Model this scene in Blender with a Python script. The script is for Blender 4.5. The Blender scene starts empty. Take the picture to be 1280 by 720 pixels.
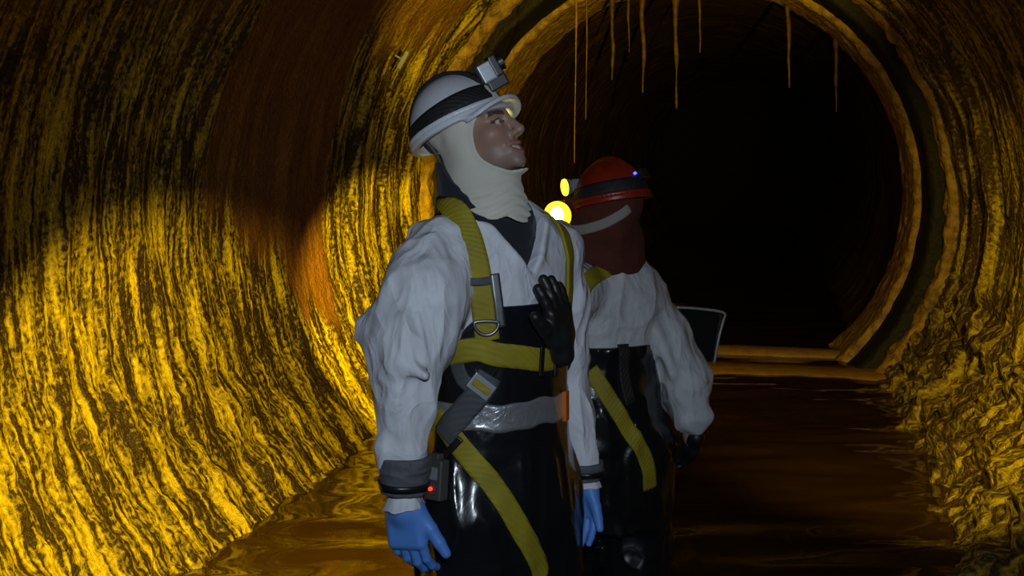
import bpy, math, random
import numpy as np
from mathutils import Vector, Matrix

random.seed(7)
rng = np.random.default_rng(11)
SC = bpy.context.scene
COL = SC.collection

# ------------------------------------------------------------------ camera model
FOC, HOR, CAMZ = 1500.0, 187.0, 1.55          # focal length in px of a 1280 wide frame, horizon row, eye height over water


def W(px, py, Y):
    """world point seen at a pixel at depth Y"""
    return np.array([(px - 640.0) / FOC * Y, Y, CAMZ - (py - HOR) / FOC * Y])


cam = bpy.data.cameras.new('camera')
cam.sensor_width = 36.0
cam.lens = FOC / 1280.0 * 36.0
cam.shift_y = -(360.0 - HOR) / 1280.0
cam.clip_start = 0.05
camo = bpy.data.objects.new('camera', cam)
COL.objects.link(camo)
camo.location = (0, 0, CAMZ)
camo.rotation_euler = (math.pi / 2, 0, 0)
SC.camera = camo
SC.view_settings.view_transform = 'Standard'
SC.view_settings.look = 'None'
SC.view_settings.gamma = 1.0
SC.view_settings.use_curve_mapping = False
SC.view_settings.exposure = 0.0

# ------------------------------------------------------------------ numpy noise
_T = rng.random((64, 64, 64)).astype(np.float32)


def noise3(x, y, z):
    """value noise 0..1"""
    xi = np.floor(x).astype(np.int64); yi = np.floor(y).astype(np.int64); zi = np.floor(z).astype(np.int64)
    fx = x - xi; fy = y - yi; fz = z - zi
    fx = fx * fx * (3 - 2 * fx); fy = fy * fy * (3 - 2 * fy); fz = fz * fz * (3 - 2 * fz)
    xi &= 63; yi &= 63; zi &= 63
    x1 = (xi + 1) & 63; y1 = (yi + 1) & 63; z1 = (zi + 1) & 63
    def L(a, b, t): return a + (b - a) * t
    return L(L(L(_T[xi, yi, zi], _T[x1, yi, zi], fx), L(_T[xi, y1, zi], _T[x1, y1, zi], fx), fy),
             L(L(_T[xi, yi, z1], _T[x1, yi, z1], fx), L(_T[xi, y1, z1], _T[x1, y1, z1], fx), fy), fz)


def ridge(n):
    return 1.0 - np.abs(2.0 * n - 1.0)


# ------------------------------------------------------------------ signed distance tools
def V3(a): return np.asarray(a, dtype=np.float64)


def capsule(P, a, b, ra, rb):
    a = V3(a); b = V3(b); ab = b - a
    t = np.clip(((P - a) @ ab) / max(ab @ ab, 1e-12), 0, 1)
    q = P - (a + t[:, None] * ab)
    return np.sqrt((q * q).sum(1)) - (ra + (rb - ra) * t)


def chain(P, pts, k=0.02):
    """pts: list of (xyz, r) -> smooth union of tapered capsules"""
    d = None
    for (a, ra), (b, rb) in zip(pts[:-1], pts[1:]):
        e = capsule(P, a, b, ra, rb)
        d = e if d is None else smin(d, e, k)
    return d


def ellipsoid(P, c, r, M=None):
    q = P - V3(c)
    if M is not None:
        q = q @ M.T                       # rows of M are the ellipsoid axes
    r = V3(r)
    k0 = np.sqrt(((q / r) ** 2).sum(1)); k1 = np.sqrt(((q / (r * r)) ** 2).sum(1)) + 1e-9
    return k0 * (k0 - 1.0) / k1


def rbox(P, c, h, rad, M=None):
    q = P - V3(c)
    if M is not None:
        q = q @ M.T
    q = np.abs(q) - (V3(h) - rad)
    return np.sqrt((np.maximum(q, 0) ** 2).sum(1)) + np.minimum(q.max(1), 0) - rad


def smin(a, b, k):
    h = np.clip(0.5 + 0.5 * (b - a) / k, 0, 1)
    return b + (a - b) * h - k * h * (1 - h)


def smax(a, b, k): return -smin(-a, -b, k)


def loft(P, st, n=2.0):
    """st rows: z, half width x, half depth y, centre x, centre y (z rising)"""
    st = np.asarray(st, dtype=np.float64)
    z = P[:, 2]
    a = np.interp(z, st[:, 0], st[:, 1]); b = np.interp(z, st[:, 0], st[:, 2])
    cx = np.interp(z, st[:, 0], st[:, 3]); cy = np.interp(z, st[:, 0], st[:, 4])
    x = np.abs(P[:, 0] - cx) / a; y = np.abs(P[:, 1] - cy) / b
    k0 = (x ** n + y ** n) ** (1 / n)
    g = np.sqrt((x / a) ** 2 + (y / b) ** 2) / np.maximum(k0, 1e-6)
    d = (k0 - 1.0) / np.maximum(g, 1e-3)
    d = np.where(k0 < 0.3, -np.minimum(a, b) * 0.7, d)
    return np.maximum(d, np.maximum(z - st[-1, 0], st[0, 0] - z))


def grid_mesh(f, lo, hi, h, blk=8):
    """surface nets of f(P)=0 inside the box, only blocks near the surface evaluated"""
    lo = V3(lo); hi = V3(hi)
    n = (np.ceil((hi - lo) / h / blk).astype(int)) * blk
    nb = n // blk
    D = np.full(tuple(n), 1.0, dtype=np.float32)
    ii = np.stack(np.meshgrid(*[np.arange(m) for m in nb], indexing='ij'), -1).reshape(-1, 3)
    cen = lo + (ii * blk + (blk - 1) / 2) * h
    dc = np.concatenate([f(c) for c in np.array_split(cen, max(1, len(cen) // 200000))])
    act = np.abs(dc) < blk * h * 1.25 + 0.012
    ins = (~act) & (dc < 0)
    D6 = D.reshape(nb[0], blk, nb[1], blk, nb[2], blk).transpose(0, 2, 4, 1, 3, 5)
    if ins.any():
        a = ii[ins]; D6[a[:, 0], a[:, 1], a[:, 2]] = -1.0
    loc = np.stack(np.meshgrid(*[np.arange(blk)] * 3, indexing='ij'), -1).reshape(-1, 3)
    A = ii[act]
    for ch in np.array_split(A, max(1, len(A) // 600)):
        if not len(ch): continue
        P = (lo + (ch[:, None, :] * blk + loc[None]) * h).reshape(-1, 3)
        D6[ch[:, 0], ch[:, 1], ch[:, 2]] = f(P).reshape(len(ch), blk, blk, blk).astype(np.float32)
    D = D6.transpose(0, 3, 1, 4, 2, 5).reshape(tuple(n))
    S = D < 0
    cnt = np.zeros(tuple(n - 1), dtype=np.uint8)
    offs = [(i, j, k) for i in (0, 1) for j in (0, 1) for k in (0, 1)]
    m = n - 1
    for i, j, k in offs:
        cnt += S[i:i + m[0], j:j + m[1], k:k + m[2]]
    cells = np.argwhere((cnt > 0) & (cnt < 8))
    vid = np.full(tuple(m), -1, dtype=np.int64)
    vid[cells[:, 0], cells[:, 1], cells[:, 2]] = np.arange(len(cells))
    pos = np.zeros((len(cells), 3)); w = np.zeros(len(cells))
    vals = {o: D[cells[:, 0] + o[0], cells[:, 1] + o[1], cells[:, 2] + o[2]].astype(np.float64) for o in offs}
    for o in offs:
        for ax in range(3):
            if o[ax] == 0:
                p = list(o); p[ax] = 1; p = tuple(p)
                va, vb = vals[o], vals[p]
                c = (va < 0) != (vb < 0)
                t = np.where(c, va / np.where(c, va - vb, 1), 0)
                q = np.tile(np.array(o, dtype=np.float64), (len(cells), 1)); q[:, ax] = t
                pos += np.where(c[:, None], q, 0); w += c
    V = lo + (cells + pos / w[:, None]) * h
    faces = []
    for ax in range(3):
        s0 = [slice(0, None)] * 3; s1 = [slice(0, None)] * 3
        s0[ax] = slice(0, n[ax] - 1); s1[ax] = slice(1, n[ax])
        a, b = S[tuple(s0)], S[tuple(s1)]
        e = np.argwhere(a != b)
        u, v = (ax + 1) % 3, (ax + 2) % 3
        ok = (e[:, u] > 0) & (e[:, v] > 0) & (e[:, u] < m[u]) & (e[:, v] < m[v])
        e = e[ok]
        if not len(e): continue
        def g(du, dv):
            q = e.copy(); q[:, u] += du; q[:, v] += dv
            return vid[q[:, 0], q[:, 1], q[:, 2]]
        quad = np.stack([g(-1, -1), g(0, -1), g(0, 0), g(-1, 0)], 1)
        flip = ~a[e[:, 0], e[:, 1], e[:, 2]]
        quad[flip] = quad[flip][:, ::-1]
        faces.append(quad)
    F = np.concatenate(faces)
    F = F[(F >= 0).all(1)]
    return V, F


def grad(f, P, e=0.0015):
    g = np.stack([f(P + V3(o)) - f(P - V3(o)) for o in ((e, 0, 0), (0, e, 0), (0, 0, e))], 1)
    return g / np.maximum(np.linalg.norm(g, axis=1), 1e-9)[:, None]


# ------------------------------------------------------------------ mesh / object helpers
def mesh_obj(name, V, F, mat, parent=None, smooth=True, attrs=None, colors=None):
    me = bpy.data.meshes.new(name)
    V = np.asarray(V, dtype=np.float32)
    if isinstance(F, np.ndarray):
        nf, k = F.shape
        me.vertices.add(len(V)); me.vertices.foreach_set('co', V.ravel())
        me.loops.add(nf * k); me.loops.foreach_set('vertex_index', F.astype(np.int32).ravel())
        me.polygons.add(nf)
        me.polygons.foreach_set('loop_start', np.arange(0, nf * k, k, dtype=np.int32))
        me.polygons.foreach_set('loop_total', np.full(nf, k, dtype=np.int32))
    else:
        me.from_pydata([tuple(map(float, v)) for v in V], [], [tuple(map(int, f)) for f in F])
    me.update(calc_edges=True)
    me.validate()
    me.polygons.foreach_set('use_smooth', np.full(len(me.polygons), smooth, dtype=bool))
    for k, a in (attrs or {}).items():
        at = me.attributes.new(k, 'FLOAT', 'POINT'); at.data.foreach_set('value', np.asarray(a, dtype=np.float32))
    if colors is not None:
        at = me.attributes.new('tint', 'FLOAT_COLOR', 'POINT')
        c = np.ones((len(V), 4), dtype=np.float32); c[:, :3] = colors
        at.data.foreach_set('color', c.ravel())
    me.materials.append(mat)
    o = bpy.data.objects.new(name, me)
    COL.objects.link(o)
    if parent is not None: o.parent = parent
    return o


def tag(o, label=None, cat=None, group=None, kind=None):
    if label: o['label'] = label
    if cat: o['category'] = cat
    if group: o['group'] = group
    if kind: o['kind'] = kind
    return o


def sdf_obj(name, f, lo, hi, h, mat, parent=None, colorf=None):
    V, F = grid_mesh(f, lo, hi, h)
    return mesh_obj(name, V, F, mat, parent, colors=colorf(V) if colorf else None)


def tube_mesh(path, rad, seg=10, cap=True):
    """round tube along points; rad scalar or list"""
    P = np.asarray(path, dtype=np.float64); n = len(P)
    R = np.full(n, rad) if np.isscalar(rad) else np.asarray(rad)
    T = np.gradient(P, axis=0); T /= np.linalg.norm(T, axis=1)[:, None] + 1e-12
    ref = np.array([0, 0, 1.0]) if abs(T[0][2]) < 0.9 else np.array([1.0, 0, 0])
    V = []; F = []
    u = np.cross(T[0], ref); u /= np.linalg.norm(u)
    for i in range(n):
        u = u - T[i] * (u @ T[i]); u /= np.linalg.norm(u)
        w = np.cross(T[i], u)
        for j in range(seg):
            a = 2 * math.pi * j / seg
            V.append(P[i] + R[i] * (math.cos(a) * u + math.sin(a) * w))
    for i in range(n - 1):
        for j in range(seg):
            k = (j + 1) % seg
            F.append((i * seg + j, i * seg + k, (i + 1) * seg + k, (i + 1) * seg + j))
    if cap:
        F.append(tuple(range(seg))[::-1]); F.append(tuple((n - 1) * seg + j for j in range(seg)))
    return np.array(V), F


def spline(pts, n=40):
    P = np.asarray(pts, dtype=np.float64)
    if len(P) == 2:
        t = np.linspace(0, 1, n)[:, None]; return P[0] + (P[1] - P[0]) * t
    Q = np.vstack([2 * P[0] - P[1], P, 2 * P[-1] - P[-2]])
    out = []
    segs = len(P) - 1
    for s in np.linspace(0, segs, n):
        i = min(int(s), segs - 1); t = s - i
        p0, p1, p2, p3 = Q[i], Q[i + 1], Q[i + 2], Q[i + 3]
        out.append(0.5 * (2 * p1 + (p2 - p0) * t + (2 * p0 - 5 * p1 + 4 * p2 - p3) * t * t + (3 * p1 - p0 - 3 * p2 + p3) * t ** 3))
    return np.array(out)


def ribbon(path, width, thick, f, off=0.002, nacross=7, n=50):
    """flat webbing lying on the surface f=0 along a path of points"""
    C = spline(path, n)
    for _ in range(6):
        C = C - (f(C) - off)[:, None] * grad(f, C)
    T = np.gradient(C, axis=0); T /= np.linalg.norm(T, axis=1)[:, None] + 1e-12
    N = grad(f, C)
    for _ in range(4):
        N = (np.vstack([N[:1], N[:-1]]) + N + np.vstack([N[1:], N[-1:]])) / 3
    B = np.cross(T, N); B /= np.linalg.norm(B, axis=1)[:, None] + 1e-12
    rows = []
    for s in np.linspace(-1, 1, nacross):
        Q = C + B * (s * width / 2)
        for _ in range(5):
            Q = Q - 0.8 * (f(Q) - off)[:, None] * grad(f, Q)
        rows.append(Q)
    G = np.array(rows)                                    # across, along, 3
    for _ in range(3):
        G[:, 1:-1] = (G[:, :-2] + 2 * G[:, 1:-1] + G[:, 2:]) / 4
        G[1:-1] = (G[:-2] + 2 * G[1:-1] + G[2:]) / 4
    NN = grad(f, G.reshape(-1, 3)).reshape(G.shape)
    top = G + NN * thick
    V = np.vstack([top.reshape(-1, 3), (G - NN * 0.004).reshape(-1, 3)])
    m = nacross; F = []
    K = m * n
    idx = lambda a, b, s: s * K + a * n + b
    for a in range(m - 1):
        for b in range(n - 1):
            F.append((idx(a, b, 0), idx(a, b + 1, 0), idx(a + 1, b + 1, 0), idx(a + 1, b, 0)))
            F.append((idx(a, b, 1), idx(a + 1, b, 1), idx(a + 1, b + 1, 1), idx(a, b + 1, 1)))
    for b in range(n - 1):
        F.append((idx(0, b, 0), idx(0, b, 1), idx(0, b + 1, 1), idx(0, b + 1, 0)))
        F.append((idx(m - 1, b, 0), idx(m - 1, b + 1, 0), idx(m - 1, b + 1, 1), idx(m - 1, b, 1)))
    for a in range(m - 1):
        F.append((idx(a, 0, 0), idx(a + 1, 0, 0), idx(a + 1, 0, 1), idx(a, 0, 1)))
        F.append((idx(a, n - 1, 0), idx(a, n - 1, 1), idx(a + 1, n - 1, 1), idx(a + 1, n - 1, 0)))
    return V, F


def band(f, org, axis, xdir, h0, h1, thick, start=0.35, seg=64, rows=5, arc=(0, 360), wob=None):
    """closed hoop hugging the surface f=0 around an axis"""
    org = V3(org); axis = V3(axis) / np.linalg.norm(axis); x = V3(xdir); x = x - axis * (x @ axis); x /= np.linalg.norm(x)
    y = np.cross(axis, x)
    full = abs(arc[1] - arc[0] - 360) < 1e-6
    ph = np.radians(np.linspace(arc[0], arc[1], seg, endpoint=not full))
    dirs = np.cos(ph)[:, None] * x + np.sin(ph)[:, None] * y
    hs = np.linspace(h0, h1, rows)
    G = []
    for h in hs:
        o = org + axis * h
        if wob is not None:
            o = o + axis * wob(ph, h)[:, None]
        t = np.full(len(ph), start)
        for _ in range(60):
            t = t - np.clip(f(o + dirs * t[:, None]), -0.05, 0.1) * 0.8
        G.append(o + dirs * t[:, None])
    G = np.array(G)                                        # rows, seg, 3
    outn = np.tile(dirs, (rows, 1, 1))
    top = G + outn * thick; bot = G - outn * 0.004
    n = len(ph); K = rows * n
    V = np.vstack([top.reshape(-1, 3), bot.reshape(-1, 3)]); F = []
    idx = lambda r, j, s: s * K + r * n + (j % n)
    jm = n if full else n - 1
    for r in range(rows - 1):
        for j in range(jm):
            F.append((idx(r, j, 0), idx(r, j + 1, 0), idx(r + 1, j + 1, 0), idx(r + 1, j, 0)))
            F.append((idx(r, j, 1), idx(r + 1, j, 1), idx(r + 1, j + 1, 1), idx(r, j + 1, 1)))
    for j in range(jm):
        F.append((idx(0, j, 0), idx(0, j, 1), idx(0, j + 1, 1), idx(0, j + 1, 0)))
        F.append((idx(rows - 1, j, 0), idx(rows - 1, j + 1, 0), idx(rows - 1, j + 1, 1), idx(rows - 1, j, 1)))
    if not full:
        for r in range(rows - 1):
            F.append((idx(r, 0, 0), idx(r + 1, 0, 0), idx(r + 1, 0, 1), idx(r, 0, 1)))
            F.append((idx(r, n - 1, 0), idx(r, n - 1, 1), idx(r + 1, n - 1, 1), idx(r + 1, n - 1, 0)))
    return V, F


def box_mesh(c, h, M=None, bev=0.0):
    """bevelled box: rows of M are the axes"""
    M = np.eye(3) if M is None else M
    c = V3(c); h = V3(h)
    b = min(bev, h.min() * 0.9)
    V = []; 
    import itertools
    if b <= 0:
        for s in itertools.product((-1, 1), repeat=3):
            V.append(c + (V3(s) * h) @ M)
        F = [(0, 1, 3, 2), (4, 6, 7, 5), (0, 4, 5, 1), (2, 3, 7, 6), (0, 2, 6, 4), (1, 5, 7, 3)]
        return np.array(V), F
    import bmesh
    bm = bmesh.new(); bmesh.ops.create_cube(bm, size=2)
    for v in bm.verts: v.co = Vector((v.co.x * h[0], v.co.y * h[1], v.co.z * h[2]))
    bmesh.ops.bevel(bm, geom=bm.edges[:], offset=b, segments=3, affect='EDGES', profile=0.6)
    V = np.array([c + V3(v.co) @ M for v in bm.verts])
    bm.verts.index_update()
    F = [tuple(v.index for v in f.verts) for f in bm.faces]
    bm.free()
    return V, F


def join(*VF):
    Vs = []; Fs = []; o = 0
    for V, F in VF:
        Vs.append(np.asarray(V)); Fs += [tuple(int(i) + o for i in f) for f in F]; o += len(V)
    return np.vstack(Vs), Fs


def cyl_mesh(a, b, r0, r1=None, seg=24):
    return tube_mesh([V3(a), V3(b)], [r0, r0 if r1 is None else r1], seg)


# ------------------------------------------------------------------ materials
def mat(name, col, rough=0.6, metal=0.0, spec=0.5, bump=None, emit=None, coat=0.0, sheen=0.0, var=0.0, tint=False, sss=0.0):
    m = bpy.data.materials.new(name); m.use_nodes = True
    nt = m.node_tree; N = nt.nodes; Lk = nt.links
    b = N['Principled BSDF']
    b.inputs['Roughness'].default_value = rough
    b.inputs['Metallic'].default_value = metal
    b.inputs['Specular IOR Level'].default_value = spec
    b.inputs['Coat Weight'].default_value = coat
    b.inputs['Coat Roughness'].default_value = 0.12
    b.inputs['Sheen Weight'].default_value = sheen
    b.inputs['Base Color'].default_value = (*col, 1)
    tc = N.new('ShaderNodeTexCoord')
    src = None
    if tint:
        a = N.new('ShaderNodeAttribute'); a.attribute_name = 'tint'; src = a.outputs['Color']
    if var > 0:
        n = N.new('ShaderNodeTexNoise'); n.inputs['Scale'].default_value = 14; n.inputs['Detail'].default_value = 6
        Lk.new(tc.outputs['Object'], n.inputs['Vector'])
        r = N.new('ShaderNodeMapRange'); r.inputs['To Min'].default_value = 1 - var; r.inputs['To Max'].default_value = 1 + var * 0.5
        r.inputs['From Min'].default_value = 0.3; r.inputs['From Max'].default_value = 0.7
        Lk.new(n.outputs['Fac'], r.inputs['Value'])
        mx = N.new('ShaderNodeVectorMath'); mx.operation = 'SCALE'
        if src is not None: Lk.new(src, mx.inputs[0])
        else: mx.inputs[0].default_value = col
        Lk.new(r.outputs['Result'], mx.inputs['Scale'])
        src = mx.outputs['Vector']
    if src is not None: Lk.new(src, b.inputs['Base Color'])
    if bump:
        scale, dist, strength = bump[:3]
        n = N.new('ShaderNodeTexNoise'); n.inputs['Scale'].default_value = scale; n.inputs['Detail'].default_value = 5
        n.inputs['Distortion'].default_value = bump[3] if len(bump) > 3 else 0.0
        Lk.new(tc.outputs['Object'], n.inputs['Vector'])
        bp = N.new('ShaderNodeBump'); bp.inputs['Strength'].default_value = strength; bp.inputs['Distance'].default_value = dist
        Lk.new(n.outputs['Fac'], bp.inputs['Height']); Lk.new(bp.outputs['Normal'], b.inputs['Normal'])
    if emit:
        b.inputs['Emission Color'].default_value = (*emit[0], 1); b.inputs['Emission Strength'].default_value = emit[1]
    return m


def mat_weave(name, col, rough=0.7, freq=260, depth=0.0012, stripe=None):
    """webbing: fine ribs"""
    m = mat(name, col, rough, var=0.25)
    nt = m.node_tree; N = nt.nodes; Lk = nt.links
    w = N.new('ShaderNodeTexWave'); w.inputs['Scale'].default_value = freq / 6.28; w.inputs['Distortion'].default_value = 0.4
    w.bands_direction = 'DIAGONAL'
    tc = N.new('ShaderNodeTexCoord'); Lk.new(tc.outputs['Object'], w.inputs['Vector'])
    bp = N.new('ShaderNodeBump'); bp.inputs['Distance'].default_value = depth; bp.inputs['Strength'].default_value = 0.6
    Lk.new(w.outputs['Fac'], bp.inputs['Height']); Lk.new(bp.outputs['Normal'], N['Principled BSDF'].inputs['Normal'])
    return m




def mat_crease(name, col, var):
    """papery coverall cloth: long sharp creases over a fine crumple"""
    m = mat(name, col, 0.6, var=var)
    nt = m.node_tree; N = nt.nodes; Lk = nt.links
    tc = N.new('ShaderNodeTexCoord')

    def rid(scale, stretch, dist, k):
        mp = N.new('ShaderNodeMapping'); mp.inputs['Scale'].default_value = stretch
        Lk.new(tc.outputs['Object'], mp.inputs['Vector'])
        n = N.new('ShaderNodeTexNoise'); n.inputs['Scale'].default_value = scale; n.inputs['Detail'].default_value = 3; n.inputs['Roughness'].default_value = 0.45
        n.inputs['Distortion'].default_value = dist
        Lk.new(mp.outputs['Vector'], n.inputs['Vector'])
        a = N.new('ShaderNodeMath'); a.operation = 'MULTIPLY_ADD'; a.inputs[1].default_value = 2; a.inputs[2].default_value = -1
        Lk.new(n.outputs['Fac'], a.inputs[0])
        c = N.new('ShaderNodeMath'); c.operation = 'ABSOLUTE'; Lk.new(a.outputs[0], c.inputs[0])
        e = N.new('ShaderNodeMath'); e.operation = 'MULTIPLY'; e.inputs[1].default_value = -k; Lk.new(c.outputs[0], e.inputs[0])
        return e.outputs[0]
    a, b = rid(4.2, (1, 1, 0.40), 0.7, 0.036), rid(13, (1, 1, 0.6), 1.0, 0.006)
    s_ = N.new('ShaderNodeMath'); s_.operation = 'ADD'; Lk.new(a, s_.inputs[0]); Lk.new(b, s_.inputs[1])
    bp = N.new('ShaderNodeBump'); bp.inputs['Distance'].default_value = 1.0; bp.inputs['Strength'].default_value = 1.0
    Lk.new(s_.outputs[0], bp.inputs['Height']); Lk.new(bp.outputs['Normal'], N['Principled BSDF'].inputs['Normal'])
    return m


M_SUIT = mat_crease('white_coverall', (0.70, 0.71, 0.76), 0.08)
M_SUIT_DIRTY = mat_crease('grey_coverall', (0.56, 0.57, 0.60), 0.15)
M_RUBBER = mat('black_rubber', (0.008, 0.009, 0.011), 0.26, spec=0.6, bump=(9, 0.01, 0.5, 0.8), coat=0.3)
M_YELLOW = mat_weave('yellow_webbing', (0.33, 0.265, 0.010))
M_BLACKWEB = mat_weave('black_webbing', (0.012, 0.012, 0.013))
M_GREYWEB = mat_weave('grey_webbing', (0.075, 0.078, 0.088))
M_BALA = mat('cream_knit', (0.66, 0.62, 0.52), 0.9, bump=(160, 0.0012, 0.35), sheen=0.3, var=0.08)
M_SKIN = mat('skin', (0.6, 0.4, 0.3), 0.5, tint=True, bump=(220, 0.0006, 0.25))
M_HELMET_W = mat('white_helmet_shell', (0.68, 0.68, 0.72), 0.32, spec=0.5, var=0.06, bump=(40, 0.0006, 0.2))
M_HELMET_R = mat('red_helmet_shell', (0.25, 0.018, 0.007), 0.38, spec=0.5, var=0.25, bump=(40, 0.0006, 0.2))
M_GLOVE = mat('blue_nitrile', (0.10, 0.27, 0.72), 0.5, bump=(60, 0.0015, 0.4, 0.6))
M_BLACKGLOVE = mat('black_glove_rubber', (0.012, 0.012, 0.012), 0.45, bump=(120, 0.001, 0.4))
M_TAPE = mat('silver_tape', (0.62, 0.63, 0.66), 0.28, metal=0.75, bump=(38, 0.004, 0.7, 1.2))
M_JACKET = mat('dark_fleece', (0.014, 0.016, 0.022), 0.95, bump=(300, 0.001, 0.5), sheen=0.1)
M_METAL = mat('dull_steel', (0.30, 0.31, 0.33), 0.38, metal=0.9)
M_GREYPLASTIC = mat('grey_plastic', (0.32, 0.34, 0.36), 0.35, metal=0.3, bump=(90, 0.0006, 0.2))
M_BLACKPLASTIC = mat('black_plastic', (0.012, 0.012, 0.013), 0.35)
M_LENS = mat('dark_glass', (0.01, 0.012, 0.015), 0.06, spec=0.8)
M_CUFF = mat('grey_cuff', (0.10, 0.105, 0.12), 0.7, bump=(60, 0.002, 0.5))
M_ORANGE = mat('orange_tag', (0.55, 0.13, 0.01), 0.5)
M_REDHOOD = mat('maroon_hood', (0.085, 0.016, 0.008), 0.9, bump=(45, 0.004, 0.5), var=0.2)
M_HEADBAND = mat('pale_band', (0.27, 0.27, 0.245), 0.8, bump=(90, 0.001, 0.4))
M_REDLED = mat('red_led', (0.6, 0.02, 0.01), 0.3, emit=((1, 0.03, 0.01), 3.0))
M_BLUELED = mat('blue_led', (0.02, 0.04, 0.6), 0.3, emit=((0.04, 0.06, 1), 6.0))
M_LAMPGLOW = mat('lamp_glow', (1, 0.8, 0.2), 0.3, emit=((1.0, 0.80, 0.20), 40.0))
M_LAMPRING = mat('lamp_ring_glow', (1, 0.7, 0.1), 0.3, emit=((1.0, 0.62, 0.02), 1.6))
M_HEADGLOW = mat('headlamp_glow', (1, 0.7, 0.1), 0.3, emit=((1.0, 0.62, 0.02), 4.0))
M_TEETH = mat('teeth', (0.75, 0.72, 0.62), 0.3)
M_BAG = mat('black_bag_vinyl', (0.010, 0.011, 0.011), 0.22, spec=0.6, bump=(22, 0.006, 0.5, 0.8), coat=0.4)
M_PIPING = mat('grey_piping', (0.30, 0.32, 0.33), 0.3, spec=0.6)


def mat_wall(name, streak=1.0, lumps=0.0, crust=(0.66, 0.50, 0.030), dark=(0.030, 0.014, 0.003), umber=(0.25, 0.105, 0.012), shademask=True, rough=0.33):
    """mineral-crusted wet lining: bands run round the bore; axial / around are stored on the mesh in metres"""
    m = bpy.data.materials.new(name); m.use_nodes = True
    nt = m.node_tree; N = nt.nodes; Lk = nt.links; b = N['Principled BSDF']
    ax = N.new('ShaderNodeAttribute'); ax.attribute_name = 'axial'
    ar = N.new('ShaderNodeAttribute'); ar.attribute_name = 'around'

    def comb(sx, sy):
        c = N.new('ShaderNodeCombineXYZ')
        for s, src, k in ((sx, ax, 0), (sy, ar, 1)):
            mm = N.new('ShaderNodeMath'); mm.operation = 'MULTIPLY'; mm.inputs[1].default_value = s
            Lk.new(src.outputs['Fac'], mm.inputs[0]); Lk.new(mm.outputs[0], c.inputs[k])
        return c.outputs[0]

    def noise(v, detail=4, dist=0.0, rough=0.55):
        n = N.new('ShaderNodeTexNoise'); n.inputs['Scale'].default_value = 1; n.inputs['Detail'].default_value = detail
        n.inputs['Distortion'].default_value = dist; n.inputs['Roughness'].default_value = rough
        Lk.new(v, n.inputs['Vector']); return n.outputs['Fac']

    def rng_(v, a, c, lo=0, hi=1):
        r = N.new('ShaderNodeMapRange'); r.inputs['From Min'].default_value = a; r.inputs['From Max'].default_value = c
        r.inputs['To Min'].default_value = lo; r.inputs['To Max'].default_value = hi
        Lk.new(v, r.inputs['Value']); return r.outputs['Result']

    def mixc(f, a, c):
        x = N.new('ShaderNodeMix'); x.data_type = 'RGBA'
        Lk.new(f, x.inputs['Factor'])
        for val, sock in ((a, x.inputs['A']), (c, x.inputs['B'])):
            if isinstance(val, tuple): sock.default_value = (*val, 1)
            else: Lk.new(val, sock)
        return x.outputs['Result']

    def math2(op, a, c):
        x = N.new('ShaderNodeMath'); x.operation = op
        for i, v in enumerate((a, c)):
            if isinstance(v, (int, float)): x.inputs[i].default_value = v
            else: Lk.new(v, x.inputs[i])
        return x.outputs[0]
    s1 = noise(comb(30, 3.2), 4, 0.6)
    s2 = noise(comb(9, 1.4), 4, 0.8)
    s3 = noise(comb(55, 42), 3, 0.4)
    big = noise(comb(1.7, 1.1), 3, 0.5)
    st = math2('ADD', math2('MULTIPLY', s1, 0.55), math2('ADD', math2('MULTIPLY', s2, 0.3), math2('MULTIPLY', s3, 0.3)))
    f = rng_(st, 0.54, 0.67)
    col = mixc(f, dark, crust)
    if shademask:
        rm = N.new('ShaderNodeAttribute'); rm.attribute_name = 'umber'  # mask of shade painted into the lining colour
        col = mixc(rm.outputs['Fac'], col, mixc(rng_(s2, 0.35, 0.7), (umber[0] * 0.7, umber[1] * 0.65, umber[2] * 0.6), umber))
    else:
        col = mixc(rng_(big, 0.5, 0.68), col, umber)
    Lk.new(col, b.inputs['Base Color'])
    rr = rng_(f, 0, 1, 0.55, rough)
    if shademask: rr = math2('ADD', rr, math2('MULTIPLY', rm.outputs['Fac'], 0.35))
    Lk.new(rr, b.inputs['Roughness'])
    b.inputs['Specular IOR Level'].default_value = 0.5
    h = math2('ADD', math2('MULTIPLY', st, 0.030 * streak), math2('MULTIPLY', s3, 0.016 + lumps))
    bp = N.new('ShaderNodeBump'); bp.inputs['Distance'].default_value = 1.0; bp.inputs['Strength'].default_value = 0.9
    Lk.new(h, bp.inputs['Height']); Lk.new(bp.outputs['Normal'], b.inputs['Normal'])
    return m


# ================================================================== THE TUNNEL
AXK, AX0, RC, RR = 0.22, 1.20 - 0.22 * 8.67, 1.22, 1.90
DL = math.hypot(1, AXK)
DIR = np.array([AXK / DL, 1 / DL, 0]); NRM = np.array([1 / DL, -AXK / DL, 0])


def axis_pt(s):
    """s = distance along the bore, s=0 where Y=0"""
    return np.array([AX0, 0, RC]) + np.multiply.outer(s, DIR)


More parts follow.
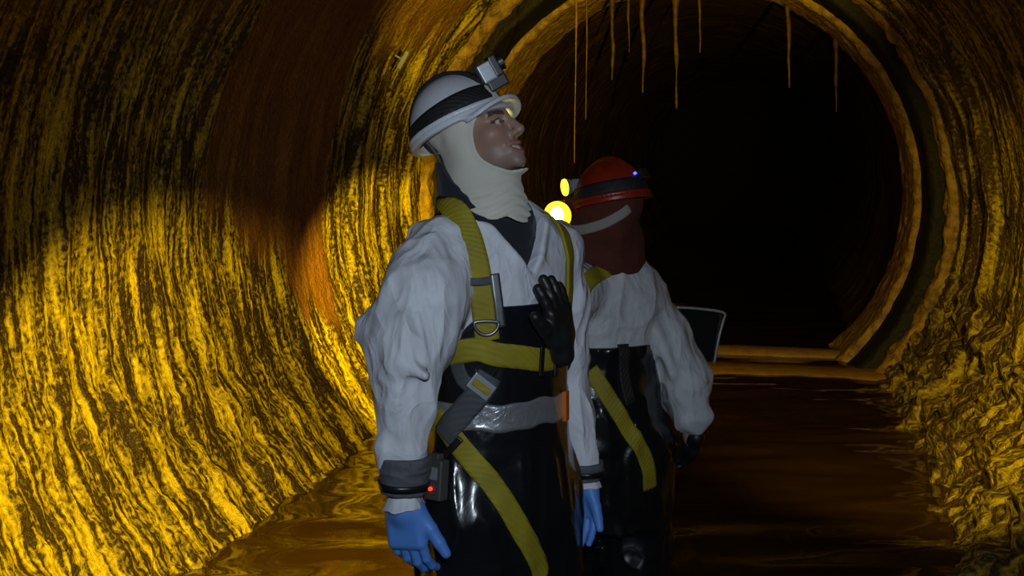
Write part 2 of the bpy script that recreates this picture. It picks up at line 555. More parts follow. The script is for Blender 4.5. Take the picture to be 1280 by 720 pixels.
def bore(name, s0, s1, ds, a0, a1, da, radf, m, shadef=None, kind='structure'):
    """strip of lining, angle a in degrees from the crown, + to the right"""
    s = np.arange(s0, s1 + ds / 2, ds); a = np.radians(np.arange(a0, a1 + da / 2, da))
    S, A = np.meshgrid(s, a, indexing='ij')
    Rv = radf(S.ravel(), A.ravel())
    C = axis_pt(S.ravel())
    V = C + NRM[None] * (Rv * np.sin(A.ravel()))[:, None] + np.array([0, 0, 1.0])[None] * (Rv * np.cos(A.ravel()))[:, None]
    ns, na = len(s), len(a)
    i = np.arange(ns - 1)[:, None] * na + np.arange(na - 1)[None]
    F = np.stack([i, i + 1, i + 1 + na, i + na], -1).reshape(-1, 4)
    at = {'axial': S.ravel(), 'around': A.ravel() * RR}
    if shadef is not None: at['umber'] = shadef(S.ravel(), A.ravel() * RR)
    o = mesh_obj(name, V, F, m, attrs=at)
    return tag(o, kind=kind)


def n2(x, y, o=0.0): return noise3(x, y, np.full_like(x, o) + 0.37)


def rad_near(S, A):
    ar = A * RR
    r = np.full_like(S, RR)
    r -= 0.022 * (n2(S / 0.055, ar / 0.40) - 0.5)
    r -= 0.020 * (n2(S / 0.03, ar / 0.16, 3.3) - 0.5)
    r -= 0.030 * ridge(n2(S / 0.20, ar / 1.2, 7.7)) ** 3
    r -= 0.05 * (n2(S / 0.55, ar / 0.9, 5.1) - 0.5)
    r -= 0.010 * (n2(S / 0.022, ar / 0.022, 9.1) - 0.5)
    # old joints between the lining rings stand proud as rounded ridges
    for sj, w_, h_ in ((6.05, 0.05, 0.03), (7.15, 0.045, 0.06), (7.75, 0.03, 0.04), (8.25, 0.05, 0.05)):
        wob = 0.04 * (n2(ar / 0.5, S * 0, 2.2) - 0.5)
        r -= h_ * np.exp(-((S - sj - wob) / w_) ** 2) * (0.5 + n2(ar / 0.3, S * 0, 8.8))
    # rubble and silt crust low on both sides
    low = np.clip((np.abs(A) - math.radians(98)) / math.radians(14), 0, 1)
    rgt = np.where(A > 0, 1.0, 0.35)
    rough = (n2(S / 0.16, ar / 0.16, 1.7) - 0.4) * 0.11 + (n2(S / 0.06, ar / 0.06, 4.7) - 0.5) * 0.06 + (n2(S / 0.025, ar / 0.025, 6.2) - 0.5) * 0.022
    r -= low * rgt * rough
    r -= np.where(A > 0, low, 0) * 0.030 * (n2(S / 0.035, ar / 0.030, 3.9) - 0.5)
    return r


def smooth(x): x = np.clip(x, 0, 1); return x * x * (3 - 2 * x)


def shade_near(S, ar):
    """dull rust tone for painted-in shade: a broad tongue on the left haunch, ragged along the drip lines"""
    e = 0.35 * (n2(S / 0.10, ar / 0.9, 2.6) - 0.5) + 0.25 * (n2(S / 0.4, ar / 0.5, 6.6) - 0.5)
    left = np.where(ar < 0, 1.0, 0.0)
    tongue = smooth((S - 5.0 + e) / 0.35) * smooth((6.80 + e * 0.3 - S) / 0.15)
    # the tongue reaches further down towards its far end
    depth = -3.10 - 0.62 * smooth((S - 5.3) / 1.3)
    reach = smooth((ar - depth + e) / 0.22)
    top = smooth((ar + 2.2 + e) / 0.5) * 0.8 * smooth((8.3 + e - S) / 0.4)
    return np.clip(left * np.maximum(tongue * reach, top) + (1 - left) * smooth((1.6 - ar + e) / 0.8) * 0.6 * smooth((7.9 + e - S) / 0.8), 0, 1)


M_WALL = mat_wall('crusted_lining')
M_WALL_R = mat_wall('crusted_lining_rough', streak=0.28, lumps=0.012, crust=(0.56, 0.42, 0.030), dark=(0.06, 0.034, 0.006))
bore('wall_left', 2.4, 8.72, 0.0125, -146, -28, 0.42, rad_near, M_WALL, shade_near)
bore('wall_right', 2.4, 8.72, 0.0125, 28, 146, 0.42, rad_near, M_WALL_R, shade_near)
bore('ceiling', -2.2, 8.72, 0.03, -28, 28, 0.7, rad_near, M_WALL, shade_near)
bore('wall_rear_left', -2.2, 2.4, 0.06, -146, -28, 1.2, rad_near, M_WALL, shade_near)
bore('wall_rear_right', -2.2, 2.4, 0.06, 28, 146, 1.2, rad_near, M_WALL_R, shade_near)
# the far bore, running on into the dark
M_FAR = mat_wall('dark_far_lining', crust=(0.24, 0.13, 0.016), dark=(0.03, 0.014, 0.004), umber=(0.06, 0.022, 0.004), shademask=False, rough=0.5)


def rad_far(S, A):
    ar = A * RR
    return 1.80 - 0.03 * (n2(S / 0.3, ar / 0.6) - 0.5) - 0.03 * (n2(S / 0.06, ar / 0.3, 3) - 0.5)


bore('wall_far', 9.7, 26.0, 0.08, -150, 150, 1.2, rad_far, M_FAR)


def rib(name, s0, s1, rin, rout, m, rough=0.012, seg=260):
    """a ring of lining with real thickness standing into the bore"""
    prof = [(s0, rout), (s0, rin + 0.03), (s0 + 0.015, rin + 0.008), (s0 + 0.04, rin), ((s0 + s1) / 2, rin), (s1 - 0.04, rin), (s1 - 0.01, rin + 0.01), (s1, rout)]
    pts = []
    for (sa, ra), (sb, rb) in zip(prof[:-1], prof[1:]):
        k = max(1, int(math.hypot(sb - sa, rb - ra) / 0.02))
        for t in range(k): pts.append((sa + (sb - sa) * t / k, ra + (rb - ra) * t / k))
    pts.append(prof[-1]); pts = np.array(pts)
    a = np.radians(np.linspace(-150, 150, seg))
    S = np.repeat(pts[:, 0][:, None], seg, 1).ravel(); R0 = np.repeat(pts[:, 1][:, None], seg, 1).ravel()
    A = np.tile(a, (len(pts), 1)).ravel(); ar = A * RR
    R = R0 - rough * 3 * (n2(S / 0.09, ar / 0.16, 4.2) - 0.5) - rough * 1.5 * (n2(S / 0.035, ar / 0.05, 1.2) - 0.5)
    S2 = S + rough * 2 * (n2(ar / 0.12, R0 / 0.1, 3.9) - 0.5)
    V = axis_pt(S2) + NRM[None] * (R * np.sin(A))[:, None] + np.array([0, 0, 1.0])[None] * (R * np.cos(A))[:, None]
    n = len(pts)
    i = np.arange(n - 1)[:, None] * seg + np.arange(seg - 1)[None]
    F = np.stack([i, i + 1, i + 1 + seg, i + seg], -1).reshape(-1, 4)
    return tag(mesh_obj(name, V, F, m, attrs={'axial': S, 'around': ar}), kind='structure')


M_RIB = mat('rib_concrete', (0.44, 0.27, 0.06), 0.5, bump=(16, 0.05, 0.8, 0.6), var=0.55)
M_DARKEND = mat('black_end', (0.006, 0.003, 0.001), 0.9)
bore('dark_cap', 25.95, 26.0, 0.05, -180, 180, 3.0, lambda S, A: np.where(S > 25.97, 0.02, 1.82), M_DARKEND)  # added cap closing the bore, near-black in place of darkness
rib('trim_1', 8.68, 8.86, 1.82, 2.12, M_RIB, 0.026)
M_RIB_SHADE = mat('painted_rib_shade', (0.005, 0.003, 0.0015), 0.7, bump=(20, 0.03, 0.6))  # near-black colour paints in the shade between the two lit lips
rib('trim_2', 8.86, 9.38, 1.73, 2.12, M_RIB_SHADE, 0.008)
rib('trim_3', 9.38, 10.25, 1.68, 2.12, M_RIB, 0.012)

# silt bed, water and the sills across the channel
M_SILT = mat('brown_silt', (0.10, 0.055, 0.018), 0.8, bump=(12, 0.03, 0.6), var=0.3)


def strip(name, s0, s1, half, z, m, ds=0.06, dl=0.06, zf=None):
    s = np.arange(s0, s1 + ds / 2, ds); l = np.arange(-half, half + dl / 2, dl)
    S, Lt = np.meshgrid(s, l, indexing='ij')
    P = axis_pt(S.ravel()) + NRM[None] * Lt.ravel()[:, None]
    P[:, 2] = z + (zf(P[:, 0], P[:, 1]) if zf else 0)
    ns, nl = len(s), len(l)
    i = np.arange(ns - 1)[:, None] * nl + np.arange(nl - 1)[None]
    F = np.stack([i, i + nl, i + nl + 1, i + 1], -1).reshape(-1, 4)
    return mesh_obj(name, P, F, m)


tag(strip('floor', -2.2, 26.0, 1.52, -0.14, M_SILT, 0.12, 0.1, lambda x, y: 0.02 * (n2(x / 0.4, y / 0.4) - 0.5)), kind='structure')


def ripples(x, y):
    z = 0.024 * (n2(x / 0.40, y / 0.16, 0.6) - 0.5) + 0.007 * (n2(x / 0.16, y / 0.07, 2.6) - 0.5) + 0.012 * (n2(x / 0.8, y / 0.5, 7.6) - 0.5)
    return z


M_WATER = mat('murky_water', (0.044, 0.022, 0.005), 0.05, spec=0.5, bump=(30, 0.002, 0.25))
wt = strip('water', -2.2, 8.74, 1.50, 0.0, M_WATER, 0.03, 0.03, ripples)
tag(wt, 'dark brown rippled water covering the floor of the near tunnel', 'water', kind='stuff')
wt2 = strip('water', 8.9, 26.0, 1.50, -0.02, M_WATER, 0.08, 0.06, ripples)
tag(wt2, 'black still water beyond the sill in the far bore', 'water', kind='stuff')


def sill(name, s, depth, ztop, half, m):
    prof = [(s, -0.2), (s, ztop - 0.03), (s + 0.03, ztop), (s + depth * 0.6, ztop), (s + depth - 0.02, ztop - 0.01), (s + depth, ztop - 0.04), (s + depth, -0.2)]
    l = np.linspace(-half, half, 90)
    V = []
    for (a, z) in prof:
        P = axis_pt(np.full(90, a)) + NRM[None] * l[:, None]
        P[:, 2] = z + 0.012 * (n2(l / 0.2, np.full(90, a * 3.0)) - 0.5)
        V.append(P)
    V = np.vstack(V); n = len(prof)
    i = np.arange(n - 1)[:, None] * 90 + np.arange(89)[None]
    F = np.stack([i, i + 90, i + 91, i + 1], -1).reshape(-1, 4)
    return tag(mesh_obj(name, V, F, m), kind='structure')


M_SILL = mat('wet_sill', (0.34, 0.19, 0.05), 0.42, bump=(20, 0.01, 0.5), var=0.3)
sill('trim_4', 8.55, 0.50, 0.022, 1.42, M_SILL)
sill('trim_5', 9.50, 0.30, 0.020, 1.30, M_SILL)

# hanging mineral drips and roots
M_DRIP = mat('ochre_drip', (0.13, 0.065, 0.016), 0.6, bump=(50, 0.010, 0.7), var=0.6)


def drip(px, py0, py1, Y, r, label, name='stalactite', group=None, bend=0.0, top=None):
    a = W(px, py0, Y); b = W(px + bend, py1, Y)
    if top is not None: a[2] = top
    n = 34; t = np.linspace(0, 1, n)
    P = a[None] + (b - a)[None] * t[:, None]
    P[:, 0] += 0.012 * (n2(t * 6, t * 0 + px) - 0.5) + 1.2 * r * (n2(t * 3, t * 0 + px * 1.7) - 0.5); P[:, 1] += 0.012 * (n2(t * 6, t * 0 + px + 9) - 0.5)
    R = r * (1 - 0.80 * t ** 0.6) * (0.45 + 1.1 * n2(t * 11, t * 0 + px * 0.31))
    V, F = tube_mesh(P, R, 10)
    o = mesh_obj(name, V - a, F, M_DRIP); o.location = a
    return tag(o, label, 'root' if 'root' in name else 'stalactite', group)


# ceiling height of the bore above a point: used to root every drip in the lining
def crown(X, Y, R=1.93):
    p = np.array([X, Y, 0]) - np.array([AX0, 0, 0]); lat = p @ NRM
    return RC + math.sqrt(max(R * R - lat * lat, 0.01))


def hang(px, py1, Y, r, label, R=1.95, **k):
    X = (px - 640) / FOC * Y
    zt = crown(X, Y, R)
    return drip(px, 0, py1, Y, r, label, top=zt, **k)


hang(719, 204, 6.4, 0.013, 'long thin root hanging from the roof down to just above the red helmet', name='hanging_root')
hang(733, 150, 6.9, 0.009, 'faint thin root hanging just right of the long root over the red helmet', name='hanging_root')
G_ = 'mineral drips under the far arch'
hang(765, 100, 9.6, 0.035, 'ochre stalactite left of all the others under the far arch', R=1.74, group=G_)
hang(786, 66, 9.62, 0.022, 'short stub stalactite between two longer ones under the left of the far arch', R=1.74, group=G_)
hang(803, 116, 9.55, 0.036, 'knobbly pale stalactite third from left under the far arch', R=1.74, group=G_)
hang(845, 136, 9.6, 0.034, 'longest rust brown stalactite under the middle of the far arch', R=1.74, group=G_)
hang(876, 66, 9.6, 0.024, 'short stalactite just right of the longest one under the far arch', R=1.74, group=G_)
hang(985, 110, 9.6, 0.03, 'ragged brown stalactite under the right shoulder of the far arch', R=1.74, group=G_)
hang(1045, 140, 9.6, 0.028, 'rightmost thin stalactite under the far arch', R=1.74, group=G_)

# solid strip standing in for a pale glint on the left lining
ya, yb_ = 3.0, 9.0
for _ in range(40):
    ym = (ya + yb_) / 2; pm = W(504, 75, ym) - np.array([AX0, 0, RC]); lat = pm @ NRM
    if math.hypot(lat, pm[2]) < RR - 0.085: ya = ym
    else: yb_ = ym
mk = W(504, 75, ya); rdir = mk - (np.array([AX0, 0, RC]) + DIR * ((mk - np.array([AX0, 0, RC])) @ DIR)); rdir /= np.linalg.norm(rdir)
tv = np.cross(DIR, rdir); MKM = np.array([DIR, tv, rdir])
V, F = join(box_mesh((0, 0, 0), (0.010, 0.060, 0.012), MKM, 0.004), cyl_mesh(rdir * -0.01, rdir * 0.06, 0.006))
mo = mesh_obj('glint_strip', V, F, mat('pale_glint', (0.45, 0.55, 0.55), 0.3), smooth=False); mo.location = mk
tag(mo, 'small pale marker built as a solid strip on the left lining above and behind the white helmet', 'glint')

lampP = W(698, 269, 3.40)
# ================================================================== PEOPLE
class Body:
    """local axes: x = the person's left, -y = forward, z up; origin on the silt under the person"""

    def __init__(s, base, deg):
        a = math.radians(deg); s.a = a
        s.R = np.array([[math.cos(a), math.sin(a), 0], [-math.sin(a), math.cos(a), 0], [0, 0, 1.0]])
        s.base = V3(base)
        s.root = bpy.data.objects.new('person', None); COL.objects.link(s.root)
        s.root.location = base; s.root.rotation_euler = (0, 0, a)

    def at(s, px, py, Y): return s.R @ (W(px, py, Y) - s.base)
    def vec(s, v): return s.R @ V3(v)

    def hit(s, px, py, f, y0=2.0):
        o = s.R @ (np.array([0, 0, CAMZ]) - s.base); d = s.R @ (W(px, py, 1.0) - np.array([0, 0, CAMZ])); d /= np.linalg.norm(d)
        t = y0
        for _ in range(200):
            t += float(np.clip(f((o + d * t)[None])[0], -0.02, 0.05)) * 0.7
        return o + d * t

    def free(s, name, V, F, m, loc=None):
        """a separate thing built in this person's coordinates: goes to world space with its own origin"""
        Wd = np.asarray(V) @ s.R + s.base
        c = Wd.mean(0)
        o = mesh_obj(name, Wd - c, F, m); o.location = c
        return o

    def world(s, p): return V3(p) @ s.R + s.base


def hand_sdf(w0, d, n, t, curl=(20, 28, 18), grow=0.0, thumb=(0.55, 0.80, 0.12), spread=4.0, size=1.0, tcurl=0.25):
    """palm, four unequal bent fingers and a thumb; d towards the fingers, n out of the palm, t thumb side"""
    d = V3(d) / np.linalg.norm(d); n = V3(n) - d * (V3(n) @ d); n /= np.linalg.norm(n)
    tt = V3(t) - d * (V3(t) @ d) - n * (V3(t) @ n); tt /= np.linalg.norm(tt)
    w0 = V3(w0); M = np.array([tt, d, n]); S = size
    fing = []
    for i, (off, L, r) in enumerate(((0.031, 0.074, 0.0092), (0.0105, 0.083, 0.0095), (-0.010, 0.077, 0.0090), (-0.029, 0.060, 0.0080))):
        p = w0 + d * (0.088 - 0.004 * abs(i - 1)) * S + tt * off * S
        sp = math.radians(spread * (1.2 - i))
        ang = 0; pts = [(w0 + d * 0.055 * S + tt * off * 0.9 * S, r * 1.05 * S + grow), (p, r * 1.08 * S + grow)]
        for k, (c, fr) in enumerate(zip(curl, (0.45, 0.31, 0.24))):
            ang += math.radians(c * (1 + 0.12 * (i - 1)))
            dr = (d * math.cos(sp) + tt * math.sin(sp)) * math.cos(ang) + n * math.sin(ang)
            p = p + dr * L * fr * 1.08 * S
            pts.append((p, r * (1.0 - 0.08 * (k + 1)) * S + grow))
        fing.append(pts)
    b = w0 + d * 0.022 * S + tt * 0.024 * S + n * 0.006 * S
    th = tt * thumb[0] + d * thumb[1] + n * thumb[2]; th /= np.linalg.norm(th)
    th2 = th * (1 - tcurl) + d * tcurl + n * 0.1; th2 /= np.linalg.norm(th2)
    p1 = b + th * 0.046 * S; p2 = p1 + th2 * 0.032 * S; p3 = p2 + th2 * 0.024 * S
    tp = [(b, 0.0165 * S + grow), (p1, 0.0125 * S + grow), (p2, 0.0112 * S + grow), (p3, 0.0088 * S + grow)]

    def f(P):
        e = rbox(P, w0 + d * 0.052 * S, (0.041 * S + grow, 0.046 * S + grow, 0.0145 * S + grow), 0.014 * S, M)
        e = smin(e, capsule(P, w0 - d * 0.03 * S, w0 + d * 0.02 * S, 0.026 * S + grow, 0.029 * S + grow), 0.02)
        # ball of the thumb
        e = smin(e, chain(P, tp, 0.004), 0.012)
        for q in fing:
            e = smin(e, chain(P, q, 0.003), 0.0035)
        return e
    return f


def head_sdf(C, M):
    """adult head; head axes: x left, y ahead, z up; centre between the ears"""
    def f(P):
        q = (P - C) @ M.T
        ax = np.abs(q[:, 0]); Q = np.stack([ax, q[:, 1], q[:, 2]], 1)
        d = ellipsoid(q, (0, -0.012, 0.045), (0.074, 0.096, 0.082))
        d = smin(d, ellipsoid(q, (0, 0.026, -0.030), (0.061, 0.068, 0.082)), 0.03)
        d = smin(d, ellipsoid(q, (0, 0.040, -0.092), (0.045, 0.046, 0.032)), 0.03)
        d = smin(d, ellipsoid(q, (0, 0.079, -0.117), (0.020, 0.014, 0.015)), 0.02)
        d = smin(d, ellipsoid(Q, (0.043, 0.060, -0.040), (0.022, 0.022, 0.018)), 0.025)          # cheekbones
        d = smin(d, capsule(Q, (0.0, 0.090, 0.004), (0.046, 0.070, 0.006), 0.010, 0.009), 0.014)  # brow
        d = smax(d, -ellipsoid(Q, (0.031, 0.100, -0.018), (0.019, 0.017, 0.012)), 0.010)          # socket
        d = smin(d, chain(q, [((0, 0.090, -0.002), 0.0085), ((0, 0.104, -0.030), 0.0090), ((0, 0.113, -0.050), 0.0120)], 0.006), 0.010)
        d = smin(d, ellipsoid(Q, (0.0125, 0.099, -0.054), (0.0085, 0.012, 0.0085)), 0.006)         # nostril wings
        d = smax(d, -ellipsoid(Q, (0.0065, 0.103, -0.0635), (0.0042, 0.006, 0.005)), 0.003)
        d = smin(d, ellipsoid(Q, (0.031, 0.0765, -0.0185), (0.0130, 0.0130, 0.0125)), 0.001)       # eyeball
        d = smin(d, chain(Q, [((0.017, 0.084, -0.020), 0.0030), ((0.031, 0.0885, -0.0115), 0.0036), ((0.046, 0.076, -0.019), 0.0030)], 0.003), 0.003)
        d = smin(d, chain(Q, [((0.017, 0.084, -0.0215), 0.0028), ((0.031, 0.0865, -0.0265), 0.0032), ((0.046, 0.076, -0.020), 0.0028)], 0.003), 0.004)
        d = smin(d, ellipsoid(q, (0, 0.076, -0.086), (0.032, 0.022, 0.024)), 0.012)               # mouth mound
        d = smax(d, -ellipsoid(q - np.stack([0 * ax, 0 * ax, 0.30 * ax], 1) * 1.0, (0, 0.098, -0.0890), (0.033, 0.024, 0.0100)), 0.003)
        d = smin(d, ellipsoid(q, (0, 0.068, -0.0850), (0.028, 0.0225, 0.0090)), 0.001)             # teeth
        up = np.stack([ax, q[:, 1], q[:, 2] - 0.30 * ax], 1)
        d = smin(d, capsule(up, (0, 0.0975, -0.0775), (0.034, 0.078, -0.0850), 0.0046, 0.0032), 0.004)
        d = smin(d, capsule(up, (0, 0.0940, -0.1010), (0.033, 0.078, -0.0910), 0.0055, 0.0032), 0.004)
        d = smax(d, -capsule(Q, (0.020, 0.099, -0.052), (0.040, 0.079, -0.088), 0.0035, 0.004), 0.006)  # smile fold
        d = smin(d, ellipsoid(Q, (0.076, -0.005, -0.015), (0.008, 0.020, 0.030)), 0.006)           # ears
        return d
    return f


def head_tint(C, M):
    def f(V):
        q = (V - C) @ M.T; ax = np.abs(q[:, 0]); y = q[:, 1]; z = q[:, 2]
        c = np.tile(np.array([0.34, 0.205, 0.145]), (len(V), 1))
        def put(mask, col, k=1.0):
            mk = np.clip(mask, 0, 1)[:, None] * k
            c[:] = c * (1 - mk) + np.array(col) * mk
        put(np.clip((-0.058 - z) / 0.02, 0, 1) * (y > 0.02), (0.27, 0.185, 0.15), 0.75)            # beard shadow
        put(np.exp(-(((ax - 0.045) / 0.02) ** 2 + ((z + 0.045) / 0.018) ** 2)), (0.48, 0.24, 0.17), 0.6)
        n = noise3(q[:, 0] * 700, y * 500, z * 300)
        put(((ax > 0.010) & (ax < 0.052) & (np.abs(z - 0.008 - 0.10 * (ax - 0.03) + 0.012 * ((ax - 0.03) / 0.02) ** 2 * 0.4) < 0.0062) & (y > 0.05)) * (0.6 + 0.5 * n), (0.03, 0.022, 0.016))
        e = np.sqrt((ax - 0.031) ** 2 + (y - 0.0765) ** 2 + (z + 0.0185) ** 2)
        ball = (e < 0.0136) & (y > 0.074) & (z < -0.0125) & (z > -0.0255)
        put(ball * 1.0, (0.55, 0.52, 0.48))
        g = np.sqrt((q[:, 0] - np.where(q[:, 0] > 0, 0.032, -0.030)) ** 2 + (z + 0.0165) ** 2)
        put((ball & (g < 0.0062)) * 1.0, (0.05, 0.03, 0.02)); put((ball & (g < 0.0027)) * 1.0, (0.004, 0.004, 0.004))
        lash = (np.abs(np.sqrt(((ax - 0.031) / 0.0165) ** 2 + ((z + 0.0185) / 0.0078) ** 2) - 1) < 0.16) & (z > -0.020) & (y > 0.068)
        put(lash * 1.0, (0.02, 0.014, 0.012), 0.85)
        zu = z - 0.30 * ax
        put(((zu < -0.0725) & (zu > -0.0825) & (ax < 0.034) & (y > 0.086)) * 1.0, (0.36, 0.13, 0.105), 0.8)
        put(((zu < -0.0955) & (zu > -0.107) & (ax < 0.033) & (y > 0.086)) * 1.0, (0.36, 0.13, 0.105), 0.8)
        t = (ellipsoid(q, (0, 0.068, -0.0850), (0.028, 0.0225, 0.0090)) < 0.0012) & (ax < 0.027) & (y > 0.065)
        put(t * 1.0, (0.72, 0.68, 0.58))
        put((t & (np.abs(((q[:, 0] / 0.0075) % 1.0) - 0.5) > 0.44)) * 1.0, (0.30, 0.22, 0.17))
        return c
    return f


def folds(P, s, amp, o=0.0, k=2.0):
    """crisp creases of paper-like cloth: s = cell size per axis"""
    x, y, z = P[:, 0] / s[0] + o, P[:, 1] / s[1] + o * 1.7, P[:, 2] / s[2] + o * 0.6
    wx = noise3(x * 0.7 + 9, y * 0.7, z * 0.7) - 0.5; wz = noise3(x * 0.7, y * 0.7 + 5, z * 0.7 + 3) - 0.5
    r = ridge(noise3(x + wx * 1.4, y, z + wz * 1.4))
    r2 = ridge(noise3(x * 2.1 + wz * 2 + 4, y * 2.1, z * 2.1 + wx))
    return amp * (r ** k + 0.4 * r2 ** k - 0.45)


def helmet_parts(B, C, M, shell, strapm, scale=1.0, peak=0.060, tilt=0.10, band_h=(0.032, 0.074)):
    S = scale

    def f(P):
        q = (P - C) @ M.T / S
        d = ellipsoid(q, (0, -0.030, 0.020), (0.112, 0.122, 0.136))
        # raised centre ridge
        d = smin(d, ellipsoid(q, (0, -0.028, 0.024), (0.030, 0.122, 0.140)), 0.012)
        d = np.maximum(d, 0.016 - q[:, 2])
        rho = np.sqrt((q[:, 0] / 0.114) ** 2 + ((q[:, 1] + 0.030) / 0.124) ** 2)
        rim = np.maximum(np.abs((rho - 1.0) * 0.118) - 0.0065, np.abs(q[:, 2] - 0.020) - 0.0055)
        d = smin(d, rim - 0.0015, 0.006)
        gut = np.maximum(np.abs((rho - 0.99) * 0.118) - 0.006, np.abs(q[:, 2] - 0.034) - 0.003)
        d = smin(d, gut - 0.0015, 0.004)
        # peak
        zc = 0.022 + 0.9 * (q[:, 1] - 0.06) * 0.10 - q[:, 0] ** 2 * 1.6
        pk = np.sqrt((q[:, 0] / 0.098) ** 2 + ((q[:, 1] - 0.062) / (peak + 0.008)) ** 2)
        pk = np.maximum((pk - 1.0) * 0.062, np.abs(q[:, 2] - zc) - 0.0035)
        pk = np.maximum(pk, 0.04 - q[:, 1])
        d = smin(d, pk - 0.0015, 0.012)
        inner = ellipsoid(q, (0, -0.030, 0.014), (0.105, 0.115, 0.128))
        return np.maximum(d, -inner) * S
    solid = lambda P: ellipsoid((P - C) @ M.T / S, (0, -0.030, 0.020), (0.114, 0.124, 0.139)) * S
    lo = C - 0.24 * S; hi = C + 0.24 * S
    hel = sdf_obj('helmet', f, lo, hi, 0.0026, shell, B.root)
    up = M[2]; fw = M[1]
    axd = up - tilt * fw
    b = band(solid, C - fw * 0.03 * S, axd, fw, band_h[0] * S, band_h[1] * S, 0.0028)
    mesh_obj('headlamp_strap', *b, strapm, hel)
    return hel, solid


def to(C, M, p): return C + V3(p) @ M


# ------------------------------------------------------------------ the man looking up
B1 = Body((-0.03, 2.90, -0.14), 40.0)
yaw, pit = math.radians(63), math.radians(27)
Fh = np.array([math.sin(yaw), -math.cos(yaw), 0]); Zv = np.array([0, 0, 1.0])
hl = B1.vec((math.cos(yaw), math.sin(yaw), 0)); hf = B1.vec(Fh * math.cos(pit) + Zv * math.sin(pit)); hu = B1.vec(-Fh * math.sin(pit) + Zv * math.cos(pit))
HM = np.array([hl, hf, hu]); HC = B1.at(592, 165, 2.87)

RA = [(B1.at(549, 306, 2.80), 0.068), (B1.at(528, 368, 2.73), 0.086), (B1.at(512, 428, 2.69), 0.080), (B1.at(507, 500, 2.66), 0.048), (B1.at(506, 562, 2.65), 0.039)]
LA = [(B1.at(693, 310, 3.03), 0.066), (B1.at(703, 380, 3.07), 0.058), (B1.at(706, 445, 3.08), 0.050), (B1.at(717, 520, 3.06), 0.043), (B1.at(730, 578, 3.04), 0.034)]
TORSO = np.array([[0.66, .185, .125, 0, 0], [0.85, .187, .132, 0, 0], [0.95, .182, .132, 0, 0], [1.07, .172, .124, 0, 0], [1.20, .178, .124, 0, 0],
                  [1.35, .188, .126, 0, 0], [1.43, .190, .118, 0, 0.002], [1.49, .170, .104, -.004, .006], [1.535, .136, .100, -.012, .010], [1.60, .110, .100, -.03, .012]])


def grow_loft(T, g, fy=0.0):
    T = T.copy(); T[:, 1:3] += g; T[:, 4] += fy; return T


def torso1(P, g=0.0):
    d = loft(P, grow_loft(TORSO, g))
    d = smin(d, capsule(P, (-0.06, 0.006, 1.462), (-0.185, 0.002, 1.432), 0.070 + g, 0.066 + g), 0.04)
    d = smin(d, capsule(P, (0.06, 0.006, 1.462), (0.185, 0.002, 1.432), 0.070 + g, 0.066 + g), 0.04)
    return d


def body1(P):
    d = torso1(P, -0.036)
    d = smin(d, capsule(P, (-0.03, 0.01, 1.52), to(HC, HM, (0, -0.02, -0.07)), 0.058, 0.056), 0.02)
    for A in (RA, LA):
        d = smin(d, chain(P, [(A[0][0], 0.052), (A[2][0], 0.040), (A[3][0], 0.037), (A[4][0], 0.028)], 0.02), 0.03)
    for s in (-1, 1):
        d = smin(d, chain(P, [((s * .095, 0, .82), .088), ((s * .10, -.01, .48), .056), ((s * .10, .01, .13), .042)], .03), .04)
        d = smin(d, capsule(P, (s * .10, .03, .05), (s * .12, -.15, .035), .035, .028), .03)
    d = smin(d, head1(P), 0.015)
    d = np.minimum(d, hR_in(P)); d = np.minimum(d, hL_in(P))
    return d


F1 = np.array([0, -1.0, 0]); L1 = np.array([1.0, 0, 0])
wR = B1.at(504, 624, 2.65); wL = B1.at(730, 600, 3.04)
dR = B1.at(511, 690, 2.65) - wR
dL = B1.at(731, 690, 3.02) - wL
RH = dict(w0=wR, d=dR, n=B1.vec((0.45, 1, 0)), t=B1.vec((1, -0.35, 0)), curl=(16, 30, 22), thumb=(0.58, 0.82, 0.02), spread=3, size=1.12)
LH = dict(w0=wL, d=dL, n=B1.vec((-0.6, -0.8, 0)), t=B1.vec((0.8, -0.6, 0)), curl=(14, 20, 14), thumb=(0.42, 0.88, 0.1), spread=3, size=0.95)
hR_in = hand_sdf(grow=-0.0012, **RH); hL_in = hand_sdf(grow=-0.0012, **LH)
hR = hand_sdf(grow=0.0012, **RH); hL = hand_sdf(grow=0.0012, **LH)
head1 = head_sdf(HC, HM)
lo, hi = (-0.42, -0.42, 0.0), (0.42, 0.36, 2.0)
sdf_obj('body', body1, lo, hi, 0.0032, M_SKIN, B1.root, head_tint(HC, HM))


